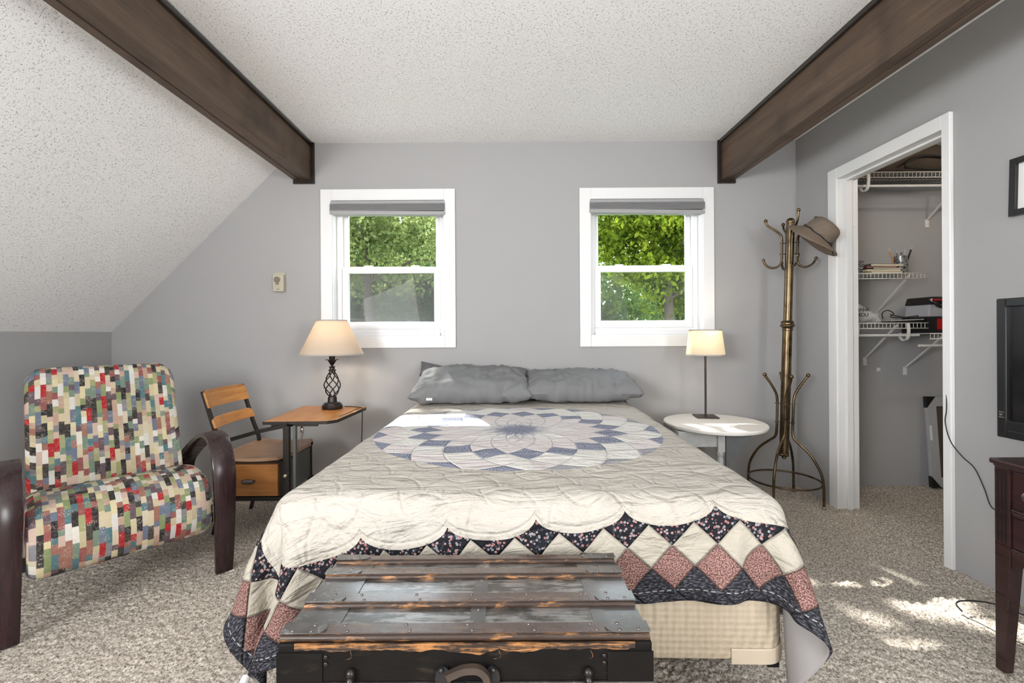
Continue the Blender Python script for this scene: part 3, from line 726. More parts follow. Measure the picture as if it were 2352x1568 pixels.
# ------------------------------------------------------------------ trunk
TX0, TX1, TY0, TY1, TZ = -.418, .258, .826, 1.126, .522
tk = thing('steamer_trunk', 'antique dark steamer trunk with worn wooden slats at the foot of the bed', 'trunk', ((TX0+TX1)/2, (TY0+TY1)/2, 0))
hx, hy = (TX1-TX0)/2, (TY1-TY0)/2
build('body', MB().box(-hx, hx, -hy, hy, .02, .448), 'trunk_body', tk, bevel=.004)
build('lid', MB().box(-hx-.002, hx+.002, -hy-.002, hy+.002, .450, TZ), 'trunk_body', tk, bevel=.005)
build('lid_panel', MB().box(-hx+.004, hx-.004, -hy+.006, hy-.006, TZ, TZ+.003), 'trunk_panel', tk)
sl_y = [(-hy, -hy+.036), (-hy+.098, -hy+.136), (-hy+.206, -hy+.238), (hy-.027, hy)]
for i, (a, b) in enumerate(sl_y):
    build('slat', MB().box(-hx+.002, hx-.002, a+.006, b, TZ+.003, TZ+.013), 'trunk_slat', tk, bevel=.002)
    build('slat_nosing', MB().tube([(-hx+.002, a+.005, TZ+.006), (hx-.002, a+.005, TZ+.006)], .0065, 10), 'trunk_nosing', tk, smooth=True, angle=50)
    for s in (-1, 1):
        m = MB(); pts = [(s*(hx+.001), a+.004), (s*(hx-.062), a+.004)]+[(s*(hx-.062-.018*math.sin(k*PI/8)), a+.004+(b-a-.006)*(1-math.cos(k*PI/8))/2) for k in range(9)]+[(s*(hx+.001), b-.001)]
        m.prism(pts, TZ+.013, TZ+.0155, 'z'); pz = build('slat_end_plate', m, 'trunk_plate', tk)
        for ux, uy in ((.02, .3), (.055, .25), (.055, .75)): build('rivet', MB().ball((s*(hx-ux), a+(b-a)*uy, TZ+.0155), .0035, 8, (1, 1, .6)), 'pewter', pz, smooth=True)
for a, b in ((sl_y[0][1], sl_y[1][0]), (sl_y[1][1], sl_y[2][0]), (sl_y[2][1], sl_y[3][0])):
    cs_ = build('centre_strap', MB().box(.004, .034, a+.001, b-.001, TZ+.003, TZ+.0055), 'trunk_plate', tk)
    for yy in (a+.008, b-.010): build('rivet', MB().ball((.019, yy, TZ+.0055), .0035, 8, (1, 1, .6)), 'pewter', cs_, smooth=True)
    for s in (-1, 1): build('end_plate', MB().box(min(s*hx, s*(hx-.095)), max(s*hx, s*(hx-.095)), a+.001, b-.001, TZ+.003, TZ+.005), 'trunk_plate', tk)
for i in range(5):
    xx = -hx+.11+i*.115
    for (a, b) in sl_y[:2]:
        for q_, w_ in ((0, .030), (.01, .013)): build('slat_nail', MB().ball((xx+q_, a+w_, TZ+.0132), .0032, 8, (1, 1, .6)), 'pewter', tk, smooth=True)
# torn, worn edge of the lid front
m = MB(); n = 90; top = []; bo = []
for k in range(n+1):
    x = -hx+.03+(2*hx-.06)*k/n; top.append((x, TZ+.001)); d_ = .010+.010*abs(mnoise.noise(Vector((x*14, 1.3, 0))))*1.6+.004*mnoise.noise(Vector((x*60, 2, 0))); bo.append((x, TZ+.001-d_))
m.prism(top+bo[::-1], -hy-.0048, -hy-.0015, 'y'); o = build('torn_edge', m, 'torn_wood', tk); o['label'] = 'torn edge showing bare orange wood'
for k in (0, 3, 5):
    x = -.20+k*.085+random.uniform(-.02, .02); m = MB().tube(smoothpath([(x, -hy-.004, TZ-.012), (x+.004, -hy-.010, TZ-.020), (x+random.uniform(-.010, .010), -hy-.007, TZ-.026)], 3), .0004, 5)
    build('loose_splinter', m, 'torn_wood', tk)
for s in (-1, 1):
    fc_ = build('front_corner_plate', MB().box(min(s*(hx+.003), s*(hx-.08)), max(s*(hx+.003), s*(hx-.08)), -hy-.004, -hy-.002, .02, TZ-.016), 'trunk_body', tk)
    for z in (.05, .15, .25, .35, .445, .485, TZ-.024): build('rivet', MB().ball((s*(hx-.086), -hy-.003, z), .0045, 8, (1, .6, 1)), 'lamp_iron', fc_, smooth=True)
    m = MB(); xx = -.205 if s < 0 else .222
    m.tube([(xx, -hy-.004, .468), (xx, -hy-.014, .462), (xx, -hy-.014, .420), (xx, -hy-.004, .414)], .007, 10); m.ball((xx, -hy-.008, .472), .009, 10)
    build('draw_bolt', m, 'lamp_iron', tk, smooth=True)
m = MB(); hp = [(-.052, .474), (-.034, .480), (-.015, .4855), (.010, .4875), (.028, .4845), (.042, .473), (.047, .452)]
hp2 = smoothpath([(.020+x*.74, 0, z) for x, z in hp], 4)
m.sweep([(q.x-.012, -hy-.020, q.z) for q in hp2], [(-.006, -.006), (.006, -.006), (.006, .006), (-.006, .006)], Vector((0, 1, 0))); o = build('leather_handle', m, 'old_leather', tk, smooth=True, angle=40)
m = MB(); m.box(-.046, .056, -hy-.010, -hy-.003, .432, .452); build('handle_plate', m, 'black_plastic', tk, bevel=.004)
for s in (-1, 1):
    m = MB(); cxh = .005+s*.044
    m.prism([(cxh+.016*math.cos(k*PI/6)*.9, .462+.022*math.sin(k*PI/6)) for k in range(12)], -hy-.009, -hy-.003, 'y'); m.ball((cxh+s*.003, -hy-.010, .478), .005, 8); m.ball((cxh+s*.003, -hy-.010, .446), .005, 8)
    build('handle_loop', m, 'black_plastic', tk, smooth=True, angle=40)
m = MB(); m.ball((.001, -hy-.014, .450), .009, 12, (1, .8, 1)); m.tube([(-.001, -hy-.010, .446), (-.026, -hy-.012, .408)], .0025, 8); m.tube([(.005, -hy-.010, .446), (.030, -hy-.012, .408)], .0025, 8)
m.box(-.024, .028, -hy-.010, -hy-.003, .36, .412); build('lock_hasp', m, 'brass', tk, smooth=True, angle=40)
build('lid_seam_trim', MB().box(-hx-.003, hx+.003, -hy-.0045, -hy-.001, .4485, .4515), 'trunk_plate', tk)

# ------------------------------------------------------------------ armchair
ac = thing('bentwood_armchair', 'armchair in multicoloured patchwork-print fabric with dark bentwood arms', 'armchair', (-1.52, 1.825, 0), math.radians(48))
def extrude_profile(prof, hw, closed, inset, dropf=None, nx=30):
    c = Vector((sum(q[0] for q in prof)/len(prof), sum(q[1] for q in prof)/len(prof)))
    P = []; UV = []; per = [0]
    for i in range(1, len(prof)+1): per.append(per[-1]+math.dist(prof[i-1], prof[i % len(prof)]))
    xs = [hw*math.sin(PI/2*(-1+2*i/nx)) for i in range(nx+1)]
    rr = .05
    for x in xs:
        e = max(0, (abs(x)-(hw-rr))/rr); s = inset*(1-math.sqrt(max(0, 1-e*e)))
        row = []
        for (y, z) in prof:
            v = Vector((y, z)); dd = (v-c); v = v-dd.normalized()*min(s, dd.length*.9)
            if dropf: v = dropf(x, v)
            row.append((x, v.x, v.y))
        P.append(row)
    m = MB(); m.grid(P, cv=True); n = len(prof); N = len(xs)
    uv = [(x, -per[k]) for x in xs for k in range(n)]
    m.f.append(tuple(range(n))); m.f.append(tuple(range((N-1)*n, N*n))); return m, uv
pr2 = smoothpath([(.47, .40, 0), (.36, .440, 0), (.22, .468, 0), (.09, .462, 0), (.0, .425, 0), (-.038, .36, 0), (-.042, .29, 0), (-.02, .225, 0), (.02, .20, 0), (.12, .205, 0), (.30, .24, 0), (.47, .27, 0)], 4)
m, uv = extrude_profile([(q.x, q.y) for q in pr2], .286, True, .035)
build('seat', m, 'patch_fabric', ac, smooth=True, uv=uv, angle=60)
pr3 = smoothpath([(.405, .36, 0), (.455, .50, 0), (.505, .63, 0), (.555, .76, 0), (.595, .86, 0), (.625, .912, 0), (.66, .932, 0), (.70, .925, 0), (.722, .885, 0), (.70, .80, 0), (.65, .66, 0), (.59, .50, 0), (.54, .36, 0)], 4)
def dropb(x, v):
    e = max(0, (abs(x)-.205)/.072); d_ = .060*(1-math.sqrt(max(0, 1-min(1, e)**2)))
    k_ = max(0, min(1, (v.y-.80)/.13)); return Vector((v.x-d_*k_*.35, v.y-d_*k_))
m, uv = extrude_profile([(q.x, q.y) for q in pr3][::-1], .275, True, .03, dropb)
build('backrest', m, 'patch_fabric', ac, smooth=True, uv=[(a_*1.0+.37, b_+.11) for a_, b_ in uv], angle=60)
for s in (-1, 1):
    path = smoothpath([(0, .010, .004), (0, -.004, .15), (0, -.010, .34), (0, -.002, .46), (0, .026, .530), (0, .080, .590), (0, .160, .606), (0, .26, .585), (0, .40, .527), (0, .56, .450), (0, .64, .39), (0, .675, .30), (0, .69, .15), (0, .70, .004)], 5)
    xc = s*.336
    prof = [(-.043, -.009), (-.038, -.013), (.038, -.013), (.043, -.009), (.043, .009), (.038, .013), (-.038, .013), (-.043, .009)]
    m = MB(); pts = [Vector((xc, q.y, q.z)) for q in path]
    # tapered foot and rear
    n = len(pts); mm_ = len(prof); vs = []
    for i, q in enumerate(pts):
        d_ = (pts[min(i+1, n-1)]-pts[max(i-1, 0)]).normalized(); nn = Vector((1, 0, 0)).cross(d_).normalized()
        f = i/(n-1); wdt = .80+.24*min(1, f*5) if f < .2 else (1.04 if f < .7 else 1.04-.3*(f-.7)/.3)
        vs += [q+Vector((1, 0, 0))*a_*wdt+nn*b_ for a_, b_ in prof]
    fs = [(i*mm_+k, i*mm_+(k+1) % mm_, (i+1)*mm_+(k+1) % mm_, (i+1)*mm_+k) for i in range(n-1) for k in range(mm_)]+[tuple(range(mm_-1, -1, -1)), tuple(range((n-1)*mm_, n*mm_))]
    m.add(vs, fs); build('arm', m, 'arm_wood', ac, smooth=True, angle=45)
    m = MB()
    for z in (.30, .40): m.lathe([(.005, 0), (.005, .001)], 10); 
for yy in (.05, .52):
    build('seat_rail', MB().box(-.30, .30, yy-.02, yy+.02, .235, .275), 'arm_wood', ac)

# ------------------------------------------------------------------ school desk chair (seat, drawer, tablet desk)
sd = thing('school_desk', 'old wooden school desk with slatted chair back and drawer, between armchair and bed', 'school desk', (-1.40, 2.64, 0))
ox, oy = -1.40, 2.64
def w2(x, y, z): return (x-ox, y-oy, z)
U0, U1 = 2.47, 2.83
for yy in (U0, U1):
    pts = [w2(-1.60, yy, .004), w2(-1.555, yy, .20), w2(-1.545, yy, .42), w2(-1.585, yy, .55), w2(-1.655, yy, .775)]
    m = MB().sweep(smoothpath(pts, 4), [(-.013, -.006), (.013, -.006), (.013, .006), (-.013, .006)], Vector((0, 1, 0))); build('back_upright', m, 'dark_steel', sd)
def slat(z0, z1, xx0, xx1):
    m = MB(); P = []
    n = 13
    for side in (0, 1):
        row = []
        for k in range(n):
            f = k/(n-1); y = U0-.012+(U1-U0+.024)*f; bow = -.022*math.sin(PI*f)
            row.append((y, bow))
        P.append(row)
    vs = []; 
    for k in range(n):
        y, bow = P[0][k]
        cut = .012 if k in (0, n-1) else 0
        for (xx, z) in ((xx0, z0), (xx1, z1-cut), (xx1+.014, z1-cut), (xx0+.014, z0)): vs.append(w2(xx+bow+.006, y, z))
    m.add(vs, [(i*4+k, i*4+(k+1) % 4, (i+1)*4+(k+1) % 4, (i+1)*4+k) for i in range(n-1) for k in range(4)]+[(3, 2, 1, 0), tuple(range(4*n-4, 4*n))])
    build('back_slat', m, 'oak', sd, bevel=.003)
slat(.685, .780, -1.630, -1.658); slat(.575, .632, -1.595, -1.613)
# seat, slightly dished with a rolled front
m = MB(); P = []; Q = []
nx_, ny_ = 16, 14
for i in range(nx_+1):
    f = i/nx_; rp = []; rq = []
    for j in range(ny_+1):
        g_ = -1+2*j/ny_; x = -1.57+.38*f; ysc = 1-.55*max(0, (f-.86)/.14)**2*(abs(g_)**3) ; y = 2.655+g_*.215*ysc
        z = .418-.012*math.sin(PI*f)*1.0+.010*(1-g_*g_)*-1+.012*math.cos(g_*PI)*.4
        rp.append(w2(x, y, z+.018)); rq.append(w2(x, y, z))
    P.append(rp); Q.append(rq)
m.grid(P); o0 = len(m.v); m.grid(Q)
W_ = ny_+1; bnd = [i*W_ for i in range(nx_+1)]+[nx_*W_+j for j in range(1, W_)]+[i*W_+W_-1 for i in range(nx_-1, -1, -1)]+[j for j in range(W_-2, 0, -1)]
m.f += [(bnd[k], bnd[(k+1) % len(bnd)], bnd[(k+1) % len(bnd)]+o0, bnd[k]+o0) for k in range(len(bnd))]
build('seat', m, 'seat_wood', sd, smooth=True, angle=50)
m = MB(); m.box(*[v for v in (-1.545-ox, -1.225-ox)], 2.475-oy, 2.84-oy, .385, .405); build('seat_pan', m, 'dark_steel', sd)
m = MB(); m.box(-1.235-ox, -1.228-ox, 2.475-oy, 2.84-oy, .20, .386); m.box(-1.545-ox, -1.538-ox, 2.475-oy, 2.84-oy, .20, .386); m.box(-1.538-ox, -1.235-ox, 2.833-oy, 2.84-oy, .20, .386)
build('drawer_case', m, 'grey_steel', sd)
dw = build('drawer', MB().box(-1.53-ox, -1.242-ox, 2.452-oy, 2.80-oy, .212, .382), 'oak_side', sd, bevel=.003)
m = MB(); 
P = [[(-1.400+.030*math.cos(PI*i/10)-ox, 2.452-oy-.014*math.sin(PI*j/6)**.7-.001, .290+.014*math.cos(PI*j/6)*(.55+.45*math.sin(PI*i/10))) for j in range(7)] for i in range(16)]
m.grid(P); m.box(-1.438-ox, -1.362-ox, 2.4495-oy, 2.4525-oy, .286, .300); build('cup_pull', m, 'pewter', dw, smooth=True, angle=50)
m = MB().ball(w2(-1.465, 2.451, .288), .004, 8); build('screw', m, 'nickel', dw)
build('base_rail', MB().box(-1.56-ox, -1.215-ox, 2.452-oy, 2.475-oy, .186, .207), 'dark_steel', sd)
build('base_rail', MB().box(-1.56-ox, -1.215-ox, 2.82-oy, 2.84-oy, .186, .207), 'dark_steel', sd)
for x_, y_ in ((-1.225, 2.47), (-1.235, 2.835)):
    build('leg', MB().box(x_-.013-ox, x_+.013-ox, y_-.006-oy, y_+.006-oy, .004, .40), 'dark_steel', sd)
build('desk_post', MB().box(-1.200-ox, -1.168-ox, 2.425-oy, 2.450-oy, .16, .592), 'dark_steel', sd, bevel=.003)
build('desk_post', MB().box(-1.160-ox, -1.146-ox, 2.455-oy, 2.475-oy, .16, .592), 'grey_steel', sd)
m = MB().ball(w2(-1.185, 2.420, .33), .012, 12); build('bolt', m, 'nickel', sd, smooth=True)
m = MB().sweep([w2(-1.585, 2.455, .492), w2(-1.33, 2.445, .565), w2(-1.18, 2.440, .596)], [(-.012, -.010), (.012, -.010), (.012, .010), (-.012, .010)], Vector((0, 1, 0))); build('arm_bar', m, 'dark_steel', sd)
m = MB(); tp = [(-1.315, 2.445), (-.975, 2.455), (-.935, 2.50), (-.905, 2.905), (-.93, 2.945), (-1.335, 2.985)]
m.prism([(x-ox, y-oy) for x, y in tp], .5985, .6155, 'z'); tb = build('desk_top', m, 'oak', sd, bevel=.003)
m = MB(); cxm = sum(p_[0] for p_ in tp)/6; cym = sum(p_[1] for p_ in tp)/6
o_ = [(cxm+(x-cxm)*1.012, cym+(y-cym)*1.010) for x, y in tp]; i_ = [(cxm+(x-cxm)*.999, cym+(y-cym)*.999) for x, y in tp]
for k in range(6):
    a1, a2, b2, b1 = o_[k], o_[(k+1) % 6], i_[(k+1) % 6], i_[k]
    m.prism([(q[0]-ox, q[1]-oy) for q in (a1, a2, b2, b1)], .5975, .6140, 'z')
build('edge_band', m, 'dark_steel', tb)
m = MB().box(-1.28-ox, -1.03-ox, 2.46-oy, 2.475-oy, .585, .598); m.box(-1.20-ox, -1.15-ox, 2.46-oy, 2.90-oy, .585, .598); build('desk_bracket', m, 'dark_steel', sd)
build('pencil_groove', MB().obox(w2(-.945, 2.72, .6158), (.006, 0, 0), (.012, .14, 0), (0, 0, .0004)), 'dark_steel', tb)
m = MB().tube(smoothpath([w2(-1.125, 2.50, .585), w2(-1.128, 2.50, .54), w2(-1.15, 2.50, .46), w2(-1.163, 2.49, .435)], 4), .005, 8); m.tube([w2(-1.13, 2.50, .575), w2(-1.132, 2.50, .545)], .008, 8)
build('chain_clasp', m, 'chrome', sd, smooth=True)

# ------------------------------------------------------------------ lamps
def fin(o): return o
lx, ly, lz = -1.10, 2.855, .6160
l1 = thing('table_lamp', 'large lamp with wide linen shade and twisted black iron cage, on the school desk', 'lamp', (lx, ly, lz))
build('base', MB().lathe([(.060, 0), (.062, .004), (.062, .020), (.057, .025), (.056, .030), (.050, .032), (.048, .038), (.030, .041), (.028, .045), (.027, .070), (.026, .074), (.010, .076)], 36), 'lamp_iron', l1, smooth=True, angle=35)
m = MB()
for k in range(6):
    pts = []
    for i in range(25):
        f = i/24; r = .012+.036*math.sin(PI*f**.85)**1.1; an = k*PI/3+PI*.95*f; pts.append((r*math.cos(an), r*math.sin(an), .072+.165*f))
    m.tube(pts, .0037, 7)
build('twisted_cage', m, 'lamp_iron', l1, smooth=True)
build('neck', MB().lathe([(.014, .233), (.022, .236), (.023, .242), (.016, .248), (.015, .256), (.020, .262), (.021, .264), (.008, .266), (.008, .30)], 24), 'lamp_iron', l1, smooth=True, angle=35)
m = MB()
for k in range(8):
    an = k*PI/4; c_, s_ = math.cos(an), math.sin(an); P = []
    for i in range(5):
        f = i/4; r = .008+.034*f; z = .276+.034*math.sin(f*2.1); wd = .011*math.sin(PI*min(.97, f+.12))
        P.append([(r*c_-s_*wd, r*s_+c_*wd, z), (r*c_, r*s_, z-.002), (r*c_+s_*wd, r*s_-c_*wd, z)])
    m.grid(P)
o = build('leaf_collar', m, 'lamp_iron', l1, smooth=True); md = o.modifiers.new('t', 'SOLIDIFY'); md.thickness = .0015
def shade(parent, r0, r1, z0, z1, mat, trim, seg=64):
    m = MB(); t_ = .0015
    m.lathe([(r0, z0), (r1, z1), (r1-t_, z1), (r0-t_, z0), (r0, z0)], seg, cap=False); sh = build('lamp_shade', m, mat, parent, smooth=True, angle=50)
    e = (r0-r1)/(z1-z0); m = MB(); m.lathe([(r0+.001, z0), (r0+.001-e*.008, z0+.008), (r0-.001-e*.008, z0+.008), (r0-.003, z0), (r0+.001, z0)], seg, cap=False); build('binding', m, trim, sh)
    m = MB(); m.lathe([(r1+.001, z1+.0005), (r1+.001+e*.007, z1-.007), (r1-.002, z1-.007), (r1-.003, z1+.0005), (r1+.001, z1+.0005)], seg, cap=False)
    build('binding', m, trim, sh)
    m = MB()
    for k in range(3):
        an = k*2*PI/3+.4; m.tube([(.004*math.cos(an), .004*math.sin(an), z1-.012), (r1*.985*math.cos(an), r1*.985*math.sin(an), z1-.006)], .0015, 6)
    m.lathe([(.010, z1-.014), (.010, z1-.010)], 12); build('spider', m, 'socket_gold', sh)
    return sh
shade(l1, .192, .089, .338, .555, 'linen_shade', 'shade_trim')
build('harp', MB().tube([(0, 0, .28), (0, 0, .30), (.03, 0, .33), (.045, 0, .41), (.03, 0, .50), (0, 0, .545)], .0015, 6), 'socket_gold', l1)
build('bulb', MB().ball((0, 0, .405), .028, 16, (1, 1, 1.15)), 'bulb', l1, smooth=True)
build('socket', MB().lathe([(.015, .298), (.018, .305), (.018, .350), (.014, .372)], 16), 'lamp_iron', l1, smooth=True, angle=40)
lb = lamp('table_lamp_light', 'POINT', (lx+.0, ly, lz+.455), 3.7, (1.0, 0.82, 0.60), shadow_soft_size=.035)
m = MB().tube(smoothpath([(.06, .05, .006), (.17, .02, .003), (.196, -.03, -.01), (.198, -.04, -.12), (.19, -.02, -.30), (.20, .05, -.50), (.23, .2, -.595), (.20, .30, -.597)], 5), .003, 7)
o = build('power_cord', m, 'black_rubber', l1, smooth=True)

tcx, tcy, tz = 1.245, 2.745, .541
tb2 = thing('side_table', 'round white side table with distressed grey legs, right of the bed', 'table', (tcx, tcy, 0))
build('table_top', MB().lathe([(.274, tz-.026), (.284, tz-.022), (.290, tz-.012), (.290, tz-.006), (.286, tz-.001), (.280, tz)], 72), 'table_white', tb2, smooth=True, angle=35)
m = MB(); AX0, AX1 = -.262, -.012
for a, b in (((AX0, -.13), (AX1, -.112)), ((AX0, .112), (AX1, .13)), ((AX0, -.112), (AX0+.018, .112)), ((AX1-.018, -.112), (AX1, .112))): m.box(a[0], b[0], a[1], b[1], tz-.12, tz-.027)
build('apron', m, 'table_distressed', tb2, bevel=.002)
lp = [(.020, 0), (.014, .02), (.018, .06), (.024, .18), (.020, .30), (.024, .34), (.018, .36), (.026, .375), (.026, .40)]
for lx_ in (AX0+.012, AX1-.012):
    for sy_ in (-1, 1):
        m = MB().lathe([(r*.85, z+.004) for r, z in lp], 20, (lx_, sy_*.125, 0)); m.box(lx_-.020, lx_+.020, sy_*.125-.022, sy_*.125+.022, .395, tz-.027)
        build('leg', m, 'table_distressed', tb2, smooth=True, angle=35)
m = MB(); pts = [(.0, tz-.028), (.142, tz-.028)]+[(.142-.128*(3*f*f-2*f*f*f)+.010*math.sin(f*PI*2), tz-.028-.235*f) for f in [i/14 for i in range(1, 15)]]+[(.0, tz-.263)]
m.prism(pts, -.152, -.134, 'y'); build('leaf_support', m, 'table_grey', tb2, bevel=.002)
l2x, l2y = 1.262, 2.90
l2 = thing('table_lamp', 'slim dark lamp with a small cream drum shade, on the round white side table', 'lamp', (l2x, l2y, tz+.0005), math.radians(-8))
build('base', MB().box(-.066, .066, -.062, .062, 0, .008), 'bronze_lamp', l2, bevel=.002)
build('stem', MB().tube([(0, 0, .008), (0, 0, .40)], .0062, 12), 'bronze_lamp', l2, smooth=True, angle=50)
shade(l2, .117, .097, .392, .556, 'cream_shade', 'shade_trim')
build('socket', MB().lathe([(.014, .385), (.016, .39), (.016, .43), (.012, .445)], 16), 'bronze_lamp', l2, smooth=True, angle=40)
build('bulb', MB().ball((0, 0, .468), .022, 16, (1, 1, 1.15)), 'bulb', l2, smooth=True)
lamp('side_lamp_light', 'POINT', (l2x, l2y, tz+.505), 2.1, (1.0, 0.84, 0.62), shadow_soft_size=.03)

# ------------------------------------------------------------------ coat rack
rk = thing('coat_rack', 'tall antique brass coat rack with curled hooks, in the corner beside the closet', 'coat rack', (1.770, 2.918, 0))
lean = math.atan2(.050, 1.48)
def L(p, k=1.0): return (p[0]+max(0, p[2]-.29)*math.tan(lean), p[1], p[2])
m = MB().tube([L((0, 0, .300)), L((0, 0, .7)), L((0, 0, 1.12))], [.0265, .0285, .0275], 24); build('pole', m, 'brass', rk, smooth=True, angle=50)
m = MB().tube([L((0, 0, 1.12)), L((0, 0, 1.72)), L((0, 0, 1.775))], [.0245, .0245, .024], 24); build('upper_pole', m, 'brass', rk, smooth=True, angle=50)
cc = L((0, 0, 1.12))
m = MB().lathe([(.026, -.035), (.031, -.030), (.031, -.020), (.027, -.018), (.030, -.014), (.041, -.006), (.043, .004), (.036, .010), (.036, .016), (.040, .020), (.034, .028), (.026, .032)], 28, cc); build('collar', m, 'brass', rk, smooth=True, angle=40)
m = MB().lathe([(.0265, .30), (.030, .296), (.028, .286), (.012, .282), (.013, .272), (.008, .266)], 20); build('finial', m, 'brass', rk, smooth=True, angle=40)
m = MB().ball(L((0, 0, 1.785)), .026, 16); build('top_knob', m, 'brass', rk, smooth=True)
for k in range(4):
    a1, a2, a3 = [math.radians(q+90*k) for q in (-18, -30, -46)]
    def pol(r, an, z): return L((r*math.cos(an), r*math.sin(an), z))
    pts = smoothpath([pol(.122, a1, .80), pol(.092, a1, .755), pol(.060, (a1+a2)/2, .70), pol(.046, a2, .65), pol(.044, a2, .55), pol(.044, a2, .46), pol(.052, (a2+a3)/2, .405), pol(.095, a3, .365), pol(.150, a3, .31), pol(.198, a3, .22), pol(.212, a3, .14), pol(.214, a3, .012)], 5)
    leg = build('leg', MB().tube(pts, .0078, 10), 'brass', rk, smooth=True, angle=60)
    m = MB().ball(pol(.122, a1, .804), .0125, 12); build('knob', m, 'brass', leg, smooth=True)
    m = MB().lathe([(.011, 0), (.012, .006), (.009, .014)], 12, pol(.214, a3, .002)); build('foot_cap', m, 'nickel', leg, smooth=True, angle=40)
    a4 = math.radians(-15+90*k)
    pts = smoothpath([pol(.142, a4, 1.795 if k != 3 else 1.82), pol(.128, a4, 1.765), pol(.075, a4, 1.725), pol(.048, a4, 1.690), pol(.045, a4, 1.62), pol(.045, a4, 1.545), pol(.058, a4, 1.505), pol(.095, a4, 1.492), pol(.130, a4, 1.508), pol(.150, a4, 1.540)], 5)
    hk = build('hook', MB().tube(pts, .0068, 10), 'brass', rk, smooth=True, angle=60)
    m = MB().ball(pol(.143, a4, (1.795 if k != 3 else 1.82)+.004), .0115, 12); m.ball(pol(.151, a4, 1.545), .0105, 12); build('knob', m, 'brass', hk, smooth=True)
m = MB()
for z, q in ((.50, -30), (.62, -30), (1.58, -15), (1.65, -15)):
    for k in range(2):
        an = math.radians(q+90*k); r = .058; c_ = L((0, 0, z)); m.tube([(c_[0]-r*math.cos(an), -r*math.sin(an), z), (c_[0]+r*math.cos(an), r*math.sin(an), z)], .0028, 8)
build('bolt', m, 'brass', rk)
m = MB(); m.tube([(.205*math.cos(2*PI*i/48), .205*math.sin(2*PI*i/48), .135) for i in range(49)], .006, 8, cap=False); build('base_ring', m, 'brass', rk, smooth=True)

# hat hanging on the right hand hook
hat = thing('straw_hat', 'brown woven sun hat with a thin black band, hung on the coat rack', 'hat', (1.868, 2.760, 1.648))
axh = Vector((.55, -.46, .68)).normalized(); hat.rotation_euler = axh.to_track_quat('Z', 'Y').to_euler(); hat.scale = (1.1, 1.1, 1.1)
prof = [(.142, -.016), (.148, -.013), (.140, -.006), (.110, .006), (.090, .014), (.084, .022), (.083, .050), (.080, .075), (.070, .094), (.050, .104), (.025, .107), (.001, .1075)]
m = MB(); seg = 56; P = []
for r, z in prof:
    row = []
    for k in range(seg):
        an = 2*PI*k/seg; q = max(0, (r-.085)/.06); droop = -.020*q*(.5+.5*math.cos(2*an+.6))-.016*q*math.sin(an)
        el = 1.08 if r < .2 else 1; row.append((r*el*math.cos(an), r*math.sin(an), z+droop))
    P.append(row)
m.grid(P, cv=True); o = build('crown_and_brim', m, 'straw', hat, smooth=True); md = o.modifiers.new('t', 'SOLIDIFY'); md.thickness = .0025
md = o.modifiers.new('s', 'SUBSURF'); md.levels = 1; md.render_levels = 1
m = MB(); m.tube([(.0945*math.cos(2*PI*i/48), .0875*math.sin(2*PI*i/48), .020+.002*math.sin(i)) for i in range(49)], .0035, 6, cap=False)
bx, by = .0945*math.cos(-1.9), .0875*math.sin(-1.9)
m.tube([(bx, by-.004, .022), (bx+.02, by-.03, .004), (bx+.045, by-.05, -.012)], .0025, 6); m.tube([(bx, by-.004, .022), (bx+.045, by-.012, .008)], .0025, 6)
m.ball((bx, by-.004, .022), .009, 10); build('hat_band', m, 'straw_band', hat, smooth=True)

# ------------------------------------------------------------------ closet contents
SY0 = 2.905   # front lip of the shelves
def wire_shelf(name, label, x0, x1, z, rod=None, braces=(), gap=.0245, lip=.034, group='wire shelves in the closet', hooks=()):
    s = thing(name, label, 'shelf', (x0, SY0, z), 0, group)
    w = x1-x0; dpt = YB-SY0-.002
    m = MB(); n = int(w/gap)
    for i in range(n+1): m.tube([(i*gap, 0, 0), (i*gap, dpt, 0)], .0016, 5)
    build('deck_wires', m, 'wire_white', s, smooth=True); m = MB()
    for i in range(n+1): m.tube([(i*gap, -.002, 0), (i*gap, -.002, -lip)], .0016, 5)
    for zz in (0, -lip): m.tube([(-.004, -.002, zz), (w, -.002, zz)], .003, 8)
    for yy in (dpt*.5, dpt-.004): m.tube([(0, yy, -.003), (w, yy, -.003)], .0028, 6)
    build('front_lip', m, 'wire_white', s, smooth=True)
    if rod:
        r0, r1 = rod; build('hanging_rod', MB().tube([(r0-x0, .03, -.078), (r1-x0, .03, -.078)], .0085, 12), 'wire_white', s, smooth=True, angle=50)
        for h_ in hooks:
            pts = smoothpath([(h_-x0, 0, -.004), (h_-x0-.002, -.006, -.05), (h_-x0, .005, -.098), (h_-x0, .035, -.112), (h_-x0, .06, -.09), (h_-x0, .058, -.065)], 4)
            build('rod_hook', MB().sweep(pts, [(-.009, -.003), (.009, -.003), (.009, .003), (-.009, .003)], Vector((1, 0, 0))), 'wire_white', s)
    for bx_, bdx in braces:
        st = bx_-x0
        br = build('brace', MB().sweep([(st, .01, -.012), (st+bdx, dpt-.004, -.24)], [(-.007, -.003), (.007, -.003), (.007, .003), (-.007, .003)], Vector((1, 0, 0))), 'wire_white', s)
        m = MB().box(st+bdx-.012, st+bdx+.012, dpt-.003, dpt+.001, -.29, -.235); m.ball((st+bdx, dpt-.004, -.268), .005, 8); build('wall_clip', m, 'wire_white', br)
    return s
wire_shelf('wire_shelf', 'topmost white wire closet shelf, carrying the brown bag', 2.20, 3.30, 2.095, (2.20, 3.30), ((2.95, -.01),), hooks=(2.31,))
wire_shelf('wire_shelf', 'middle white wire closet shelf, carrying books and the pencil cup', 2.20, 2.682, 1.450, None, ((2.58, -.0),))
